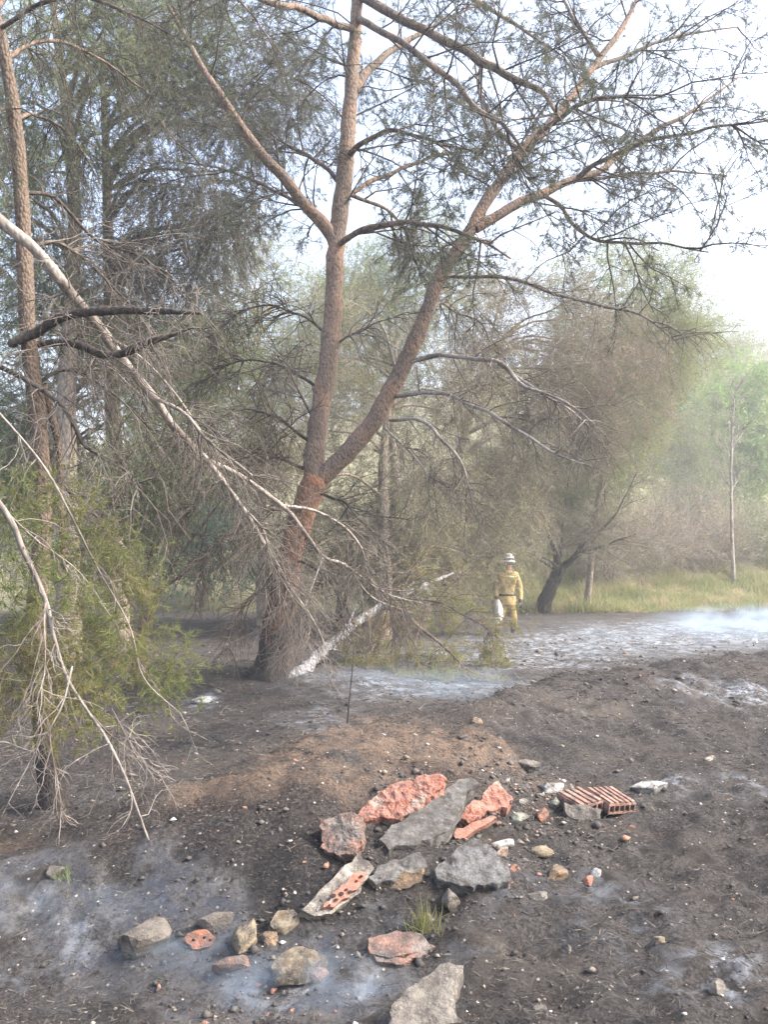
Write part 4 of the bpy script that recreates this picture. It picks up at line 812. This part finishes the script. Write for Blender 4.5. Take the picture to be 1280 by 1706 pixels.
# loose stones, each one its own
STONES = [
    ('white_stone', 'big white rounded stone right of the ribbed brick', 1053, 1113, 1292, 1324, WHITE, .8),
    ('white_stone', 'flat white stone above the ribbed brick', 897, 942, 1298, 1321, WHITE, .8),
    ('pale_stone', 'small pale block beside the flat white stone', 940, 962, 1302, 1320, MORT, .9),
    ('green_stone', 'greenish stone at the left end of the ribbed brick', 914, 938, 1326, 1348, GREEN, .9),
    ('brick_bit', 'orange brick bit left of the greenish stone', 889, 916, 1345, 1370, ORANGE, .9),
    ('white_chip', 'white chip right of the grey wedge', 824, 860, 1396, 1409, WHITE, .7),
    ('tan_chip', 'pinkish tan stone under the white chip', 828, 852, 1408, 1430, stone_mat('pinkish stone', (.50, .33, .24), (.58, .42, .32), 30, soot=.2), .8),
    ('tan_stone', 'tan stone on open ground below the ribbed brick', 888, 922, 1405, 1425, TAN, .8),
    ('brown_stone', 'round brown stone below the tan one', 911, 943, 1440, 1466, BROWN, 1.),
    ('white_stone', 'small white stone on open ground with a red bit beside it', 985, 1012, 1440, 1472, WHITE, .8),
    ('brick_bit', 'dark red bit beside the small white stone', 973, 990, 1455, 1476, RED, .9),
    ('tan_chip', 'flat triangular tan chip on open ground', 879, 912, 1484, 1505, MORT, .7),
    ('brick_bit', 'pink brick bit at the right corner of the grey wedge', 850, 871, 1438, 1460, ORANGE, .9),
    ('brick_bit', 'small red brown crumb under the right corner of the grey wedge', 836, 858, 1462, 1478, RED2, .9),
    ('mossy_stone', 'dull round stone below the grey wedge', 733, 766, 1476, 1512, SOOTY, 1.),
    ('yellow_stone', 'pointed yellowish stone in the hollow', 382, 441, 1526, 1584, TAN, .8),
    ('tan_stone', 'upper tan stone right of the pointed yellowish one', 444, 497, 1515, 1552, CONGL, .8),
    ('brown_stone', 'small brown stone wedged between two tan stones', 434, 470, 1546, 1576, BROWN, .8),
    ('flat_stone', 'sooty flat stone behind the orange brick fragment', 330, 385, 1510, 1550, SOOTY, .8),
    ('dark_boulder', 'sooty rounded boulder in the smoke at the left', 196, 280, 1535, 1594, SOOTY, .9),
    ('red_stone', 'reddish pitted stone at the edge of the smoke', 360, 416, 1586, 1626, RED2, .8),
    ('tan_stone', 'large pale conglomerate stone in front in the hollow', 450, 542, 1580, 1638, CONGL, .7),
    ('dark_stone', 'dark red stone tucked under the conglomerate stone', 510, 545, 1612, 1642, RED2, .8),
    ('grey_stone', 'small grey stone at the lower right near the pale ash', 1176, 1214, 1632, 1655, GREY, .7),
    ('yellow_stone', 'small yellowish stone at the bottom right', 1128, 1154, 1684, 1702, TAN, .8),
    ('pale_stone', 'pale pebble right of the large flat grey stone', 890, 915, 1670, 1690, GREY, .8),
    ('grey_stone', 'grey cobble in the dark patch of open ground', 934, 956, 1566, 1592, GREY, .9),
    ('tan_stone', 'tan pebble in the middle of the lower right ground', 1088, 1108, 1555, 1576, TAN, .8),
    ('grey_stone', 'grey stone at the left edge of the smoking hollow', 75, 112, 1440, 1462, SOOTY, .8),
    ('pale_stone', 'pale stone among the crumbs behind the split red brick', 846, 880, 1352, 1376, GREEN, .8),
    ('brown_stone', 'brown clod on the bare earth behind the heap', 780, 806, 1190, 1212, BROWN, .8),
    ('grey_stone', 'grey stone on the ridge right of the mound', 866, 900, 1262, 1280, MORT, .7),
    ('grey_stone', 'pale flat stone beyond the big white stone at the right', 1165, 1196, 1255, 1272, MORT, .7),
    ('white_litter', 'crumpled white scrap left of the forked pine base', 322, 358, 1160, 1176, WHITE, .6),
]
for k, (nm_, lab, x0, x1, y0, y1, m_, dp) in enumerate(STONES):
    rock(nm_, lab, 'litter' if 'litter' in nm_ else ('brick' if 'brick' in nm_ else 'stone'), x0, x1, y0, y1, m_, 300 + k, depth=dp, rot=(k * 1.37) % 3 * .5, sink=.27 if dp > .65 else .15)
# orange brick fragment, its holes painted on as flat dark dots
ob = chunk('brick_fragment', 'orange brick fragment with holes left of the pointed yellowish stone', 'brick', [(305, 1564), (318, 1552), (345, 1549), (358, 1560), (350, 1576), (322, 1580)], (332, 1584), (0, -.7, .7), .05, ORANGE, 40, amp=.01, edge=.025)
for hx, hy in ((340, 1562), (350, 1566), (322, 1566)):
    q_ = hit(332, 1584); r_ = ray(hx, hy); p_ = np.array([0, 0, CAMZ]) + r_ * ((q_[1] - .005) / r_[1]); bm = bmesh.new(); bmesh.ops.create_icosphere(bm, subdivisions=2, radius=.008); ho = obj('hole_shade', bm_mesh('hole_shade', bm), HOLE_SHADE); ho.location = p_; ho.scale = (1, .3, .8); setp(ho, ob)
# crumbs of tile in front of the ribbed brick and in the hollow
cr = np.random.RandomState(55)
CRUMBS = [('orange tile crumb nearest the camera before the ribbed brick', ORANGE, 985, 1384), ('orange tile crumb under the left half of the ribbed brick', ORANGE, 1008, 1377), ('orange tile crumb under the right half of the ribbed brick', ORANGE, 1030, 1376), ('orange tile crumb right of the ribbed brick corner', ORANGE, 1054, 1377),
          ('red crumb left of the conglomerate stone', RED, 430, 1642), ('red crumb touching the front of the conglomerate stone', RED, 456, 1648), ('red crumb farthest front in the hollow smoke', RED, 445, 1690), ('red crumb behind the large flat grey stone', RED, 572, 1632), ('red crumb below the reddish pitted stone', RED, 400, 1660),
          ('pale crumb touching the top of the split red wedge', MORT, 846, 1300), ('pale crumb left of the flat white stone', MORT, 880, 1298), ('pale crumb under the flat white stone', MORT, 903, 1326), ('pale crumb midway between split wedge and ribbed brick', MORT, 872, 1336), ('pale crumb right beside the split red wedge', MORT, 860, 1320)]
for lab, m_, px, py in CRUMBS:
    w_ = cr.uniform(9, 20); rock('rubble_crumb', lab, 'rubble', px - w_ / 2, px + w_ / 2, py - w_ * .3, py + w_ * .25, m_, int(cr.randint(1000)), group='small crumbs of rubble', depth=.8, rot=cr.uniform(0, 3))
# green tufts
def tuft_plant(px, py, label, h_, n, m_, seed):
    b = hit(px, py); rg = np.random.RandomState(seed); p = b + rg.normal(size=(n, 3)) * [.035, .03, 0]; d_ = nrm(rg.normal(size=(n, 3)) * [.4, .4, .1] + [0, 0, 1]); L = rg.uniform(.4, 1, n)[:, None] * h_; s = nrm(np.cross(d_, rg.normal(size=(n, 3)))) * .0022
    V = np.stack([p - s, p + s, p + d_ * L * .6 + s * .8, p + d_ * L * .6 - s * .8, p + d_ * L + rg.normal(size=(n, 3)) * .015], 1).reshape(-1, 3); i = np.arange(n)[:, None] * 5
    tag(obj('grass_tuft', mesh_np('grass_tuft', V, np.stack([i + [0, 1, 2], i + [0, 2, 3], i + [3, 2, 4]], 1).reshape(-1, 3)), m_), label, 'grass')
tuft_plant(706, 1552, 'small green grass tuft between the wedge and the flaking slab', .16, 60, M['needle_green'], 1)
tuft_plant(106, 1462, 'small yellowish green plant at the left above the smoke', .07, 50, M['leaf_pale'], 2)

# ------------------------------------------------------------------ firefighter
pf = hit(829, 1059); PD = float(pf[1])
SUIT = plain('yellow fire suit', (.44, .335, .15), .9, 0, 14, .3); SUIT2 = plain('worn suit trousers', (.30, .215, .09), .9, 0, 14, .35); SKIN = plain('skin', (.42, .25, .18), .6); DARK = plain('black gloves and boots', (.025, .024, .024), .6)
HELM = plain('white helmet', (.55, .55, .57), .35, 0, 14, .4); BAND = plain('reflective band', (.55, .50, .25), .5, 0, 10, .05); CLOTH = plain('white cloth', (.62, .61, .60), .9, 0, 16, .25)
def J(px, py, dy=0.): return at(px, py, PD + dy)
per = thing('person', 'firefighter in yellow suit and white helmet walking over the burnt ground', 'person', tuple(pf))
def person_body():
    S = 1 / 80.
    jt = {'pel': (J(846, 1003), .15), 'wai': (J(846, 986), .145), 'che': (J(847, 966), .165), 'nck': (J(847, 952), .075), 'chn': (J(847, 946, -.02), .075), 'hd': (J(847, 938, -.02), .105), 'top': (J(847, 929), .09),
          'ls': (J(833, 958), .085), 'le': (J(827, 978, .03), .068), 'lw': (J(828, 995, -.08), .05), 'lh': (J(829, 1001, -.11), .045),
          'rs': (J(861, 958), .085), 're': (J(867, 979, .05), .068), 'rw': (J(868, 998, -.03), .05), 'rh': (J(868, 1006, -.06), .045),
          'lhp': (J(840, 1009), .105), 'lk': (J(833, 1032, -.1), .078), 'la': (J(829, 1052, .0), .062), 'lt': (J(828, 1057, -.02), .05), 'lf': (J(827, 1059.5, -.2), .042),
          'rhp': (J(853, 1009), .105), 'rk': (J(857, 1033, -.1), .082), 'ra': (J(855, 1047, .33), .065), 'rt': (J(855, 1051, .36), .05), 'rf': (J(855, 1059, .36), .04)}
    for side, sx in (('l', 1), ('r', -1)):       # four fingers and a thumb on each glove
        hx, hy = (829, 1001) if side == 'l' else (868, 1006)
        for i in range(4): jt[f'{side}g{i}'] = (J(hx + (i - 1.5) * 1.5, hy + 4.5 + (i in (1, 2)), -.09), .012); jt[f'{side}q{i}'] = (J(hx + (i - 1.5) * 1.5, hy + 8 + (i in (1, 2)), -.05), .010)
        jt[f'{side}g4'] = (J(hx + sx * 3, hy + 1, -.13), .014); jt[f'{side}q4'] = (J(hx + sx * 3.5, hy + 4, -.14), .011)
    names = list(jt); E = [('pel', 'wai'), ('wai', 'che'), ('che', 'nck'), ('nck', 'chn'), ('chn', 'hd'), ('hd', 'top')]
    for s in 'lr': E += [('che', s + 's'), (s + 's', s + 'e'), (s + 'e', s + 'w'), (s + 'w', s + 'h'), ('pel', s + 'hp'), (s + 'hp', s + 'k'), (s + 'k', s + 'a'), (s + 'a', s + 't'), (s + 't', s + 'f')] + [(s + 'h', f'{s}g{i}') for i in range(5)] + [(f'{s}g{i}', f'{s}q{i}') for i in range(5)]
    me = bpy.data.meshes.new('tmp'); me.from_pydata([jt[n][0].tolist() for n in names], [(names.index(a_), names.index(b_)) for a_, b_ in E], []); me.update()
    o = bpy.data.objects.new('tmp', me); COL.objects.link(o); o.modifiers.new('s', 'SKIN'); sv = me.skin_vertices[0].data
    for i, n in enumerate(names): sv[i].radius = (jt[n][1],) * 2; sv[i].use_root = (n == 'pel')
    ss = o.modifiers.new('u', 'SUBSURF'); ss.levels = 2; ss.render_levels = 2
    dg = bpy.context.evaluated_depsgraph_get(); out = bpy.data.meshes.new_from_object(o.evaluated_get(dg)); bpy.data.objects.remove(o); out.name = 'body'; out.materials.clear()
    for m_ in (SUIT, SUIT2, SKIN, DARK): out.materials.append(m_)
    hipz = J(846, 1004)[2]; nz = J(847, 953)[2]; hands = [jt['lh'][0], jt['rh'][0]]; feet = [jt['lf'][0], jt['lt'][0], jt['rt'][0], jt['rf'][0]]
    for f in out.polygons:
        c = np.array(f.center[:]); i = 0
        if c[2] < hipz: i = 1
        if c[2] > nz: i = 2
        if min(np.linalg.norm(c - h_) for h_ in hands) < .105: i = 3
        if min(np.linalg.norm(c - h_) for h_ in feet) < .15: i = 3
        f.material_index = i; f.use_smooth = True
    return out
setp(obj('body', person_body()), per)
def lathe(name, c, prof, m_, sq=(1, 1), tilt=0, sides=20, on=None):
    bm = bmesh.new(); rows = [[bm.verts.new((r_ * sq[0] * math.cos(a_), r_ * sq[1] * math.sin(a_), z_)) for a_ in np.arange(sides) * 2 * math.pi / sides] for r_, z_ in prof]
    for a_, b_ in zip(rows, rows[1:]):
        for i in range(sides): bm.faces.new((a_[i], a_[(i + 1) % sides], b_[(i + 1) % sides], b_[i]))
    me = bm_mesh(name, bm); o = obj(name, me, m_, smooth=True); o.location = c; o.rotation_euler = (tilt, 0, 0); return setp(o, on or per)
hc = J(847, 933.5)
hm = lathe('helmet', hc, [(.155, -.05), (.155, -.03), (.145, -.015), (.143, .04), (.125, .1), (.08, .145), (.03, .162), (.001, .165)], HELM, (1, 1.15), R(-4))
lathe('helmet_band', hc, [(.147, .0), (.152, .005), (.152, .03), (.147, .035)], DARK, (1, 1.15), R(-4), on=hm)
gg = obj('goggles', boxes('goggles', [(0, 0, 0, .17, .06, .065), (0, -.028, 0, .15, .02, .05)]), DARK); gg.location = J(847, 939, -.13); setp(gg, per)
ns = obj('nose', rock_mesh('nose', .035, .05, .05, 5, .2, 2, .02), SKIN, smooth=True); ns.location = J(847, 943.5, -.12); setp(ns, per)
lathe('jacket_hem', J(846, 1000), [(.185, -.10), (.19, -.09), (.18, .05), (.168, .12)], SUIT, (1.08, .85))
lathe('belt', J(846, 991), [(.172, -.02), (.178, -.018), (.178, .02), (.172, .022)], DARK, (1.06, .86))
lathe('yoke_band', J(847, 960), [(.19, -.03), (.196, -.028), (.193, .01), (.188, .012)], BAND, (1.05, .86))
lathe('collar', J(847, 951.5), [(.115, -.03), (.11, .02), (.1, .03)], SUIT, (1, 1))
pk_ = obj('chest_pocket', boxes('chest_pocket', [(0, 0, 0, .1, .02, .12)]), SUIT2); pk_.location = J(840, 970, -.155); setp(pk_, per)
pk_ = obj('chest_pocket', boxes('chest_pocket', [(0, 0, 0, .1, .02, .12)]), SUIT2); pk_.location = J(855, 970, -.155); setp(pk_, per)
# white cloth held in the hand
cm = []
for k, (px, py, wp) in enumerate([(829, 998, 5), (829, 1006, 12), (831, 1016, 14), (832, 1026, 11.5), (832, 1036, 8), (831, 1044, 5)]):
    c = J(px, py, -.15); a_ = np.arange(14) * 2 * math.pi / 14; rr = wp / 160 * (1 + .22 * np.sin(a_ * 4 + k)); cm.append(c + np.stack([rr * np.cos(a_), rr * .55 * np.sin(a_), 0 * a_], -1))
cm = np.array(cm); V = cm.reshape(-1, 3); Q = [[i * 14 + j, i * 14 + (j + 1) % 14, (i + 1) * 14 + (j + 1) % 14, (i + 1) * 14 + j] for i in range(5) for j in range(14)]
tag(obj('white_cloth', mesh_np('white_cloth', V, Q, 4), CLOTH, smooth=True), 'white cloth bundle hanging from the firefighter hand', 'cloth')

# ------------------------------------------------------------------ smoke and haze
def smoke(px, py, rx, ry, rz, dens, seed, col=(.62, .80, 1.), scale=2.2, lo=.42, hi=.72, lift=.15, d=None):
    c = hit(px, py) if d is None else ground_at(px, d)
    bm = bmesh.new(); bmesh.ops.create_icosphere(bm, subdivisions=3, radius=1.); me = bm_mesh('smoke', bm)
    m = bpy.data.materials.new('smoke'); m.use_nodes = True; t = m.node_tree; t.nodes.remove(t.nodes['Principled BSDF'])
    pv = t.nodes.new('ShaderNodeVolumePrincipled'); pv.inputs['Color'].default_value = (*col, 1); pv.inputs['Anisotropy'].default_value = .2
    tc = t.nodes.new('ShaderNodeTexCoord'); ln = t.nodes.new('ShaderNodeVectorMath'); ln.operation = 'LENGTH'; t.links.new(tc.outputs['Object'], ln.inputs[0])
    fo = contrast(t, ln.outputs['Value'], 1., .3)
    mp = t.nodes.new('ShaderNodeMapping'); mp.inputs['Location'].default_value = (seed * 3.1, seed, 0); mp.inputs['Scale'].default_value = (rx ** .5, ry ** .5, .5); t.links.new(tc.outputs['Object'], mp.inputs['Vector'])
    nz = noise(t, scale, 3, .55, mp.outputs[0]); nz.inputs['Distortion'].default_value = .8; cn = contrast(t, nz.outputs[0], lo, hi)
    a_ = t.nodes.new('ShaderNodeMath'); a_.operation = 'MULTIPLY'; t.links.new(fo, a_.inputs[0]); t.links.new(cn, a_.inputs[1])
    b_ = t.nodes.new('ShaderNodeMath'); b_.operation = 'MULTIPLY'; t.links.new(a_.outputs[0], b_.inputs[0]); b_.inputs[1].default_value = dens
    t.links.new(b_.outputs[0], pv.inputs['Density']); t.links.new(pv.outputs[0], t.nodes['Material Output'].inputs['Volume'])
    o = obj('smoke', me, m); o.location = (c[0], c[1], c[2] + rz * lift); o.scale = (rx, ry, rz); return o
for k, (lab, a_) in enumerate([('thin grey smoke drifting over the ash at the right', (1060, 1072, 5, 3.2, .35, .16)), ('bright white smoke at the right edge', (1290, 1050, 3.4, 2.4, .6, 1.2)), ('low smoke behind the earth mound', (700, 1150, 2.6, 1.1, .3, .6)),
                               ('bluish smoke lying in the hollow at the left', (70, 1515, .7, .28, .13, 1.5)), ('bluish smoke curling among the stones of the hollow', (510, 1648, .5, .2, .13, 4.5)), ('blue grey smoke behind the orange brick fragment', (310, 1592, .34, .15, .11, 4.5))]):
    tag(smoke(*a_, seed=k + 1), lab, 'smoke', kind='stuff')
tag(smoke(1210, 0, 15, 7, 8, .010, 9, (.9, .95, 1.), 1.2, .3, .7, .3, 37), 'pale smoke veil among the trees behind the grassy bank', 'smoke', kind='stuff')
hz = obj('haze', boxes('haze', [(0, 790, 24, 1960, 1790, 52)]), None); hz.data.materials.clear()
hm_ = bpy.data.materials.new('haze'); hm_.use_nodes = True; t = hm_.node_tree; t.nodes.remove(t.nodes['Principled BSDF']); pv = t.nodes.new('ShaderNodeVolumePrincipled')
pv.inputs['Color'].default_value = (.92, .95, 1, 1); pv.inputs['Density'].default_value = .0026; pv.inputs['Anisotropy'].default_value = .25
t.links.new(pv.outputs[0], t.nodes['Material Output'].inputs['Volume']); hz.data.materials.append(hm_); tag(hz, 'thin smoky haze filling the whole clearing', 'haze', kind='stuff')

#print('TRIS', sum(sum(len(p.vertices) - 2 for p in m.polygons) if len(m.polygons) < 20000 else len(m.loops) - 2 * len(m.polygons) for m in bpy.data.meshes))
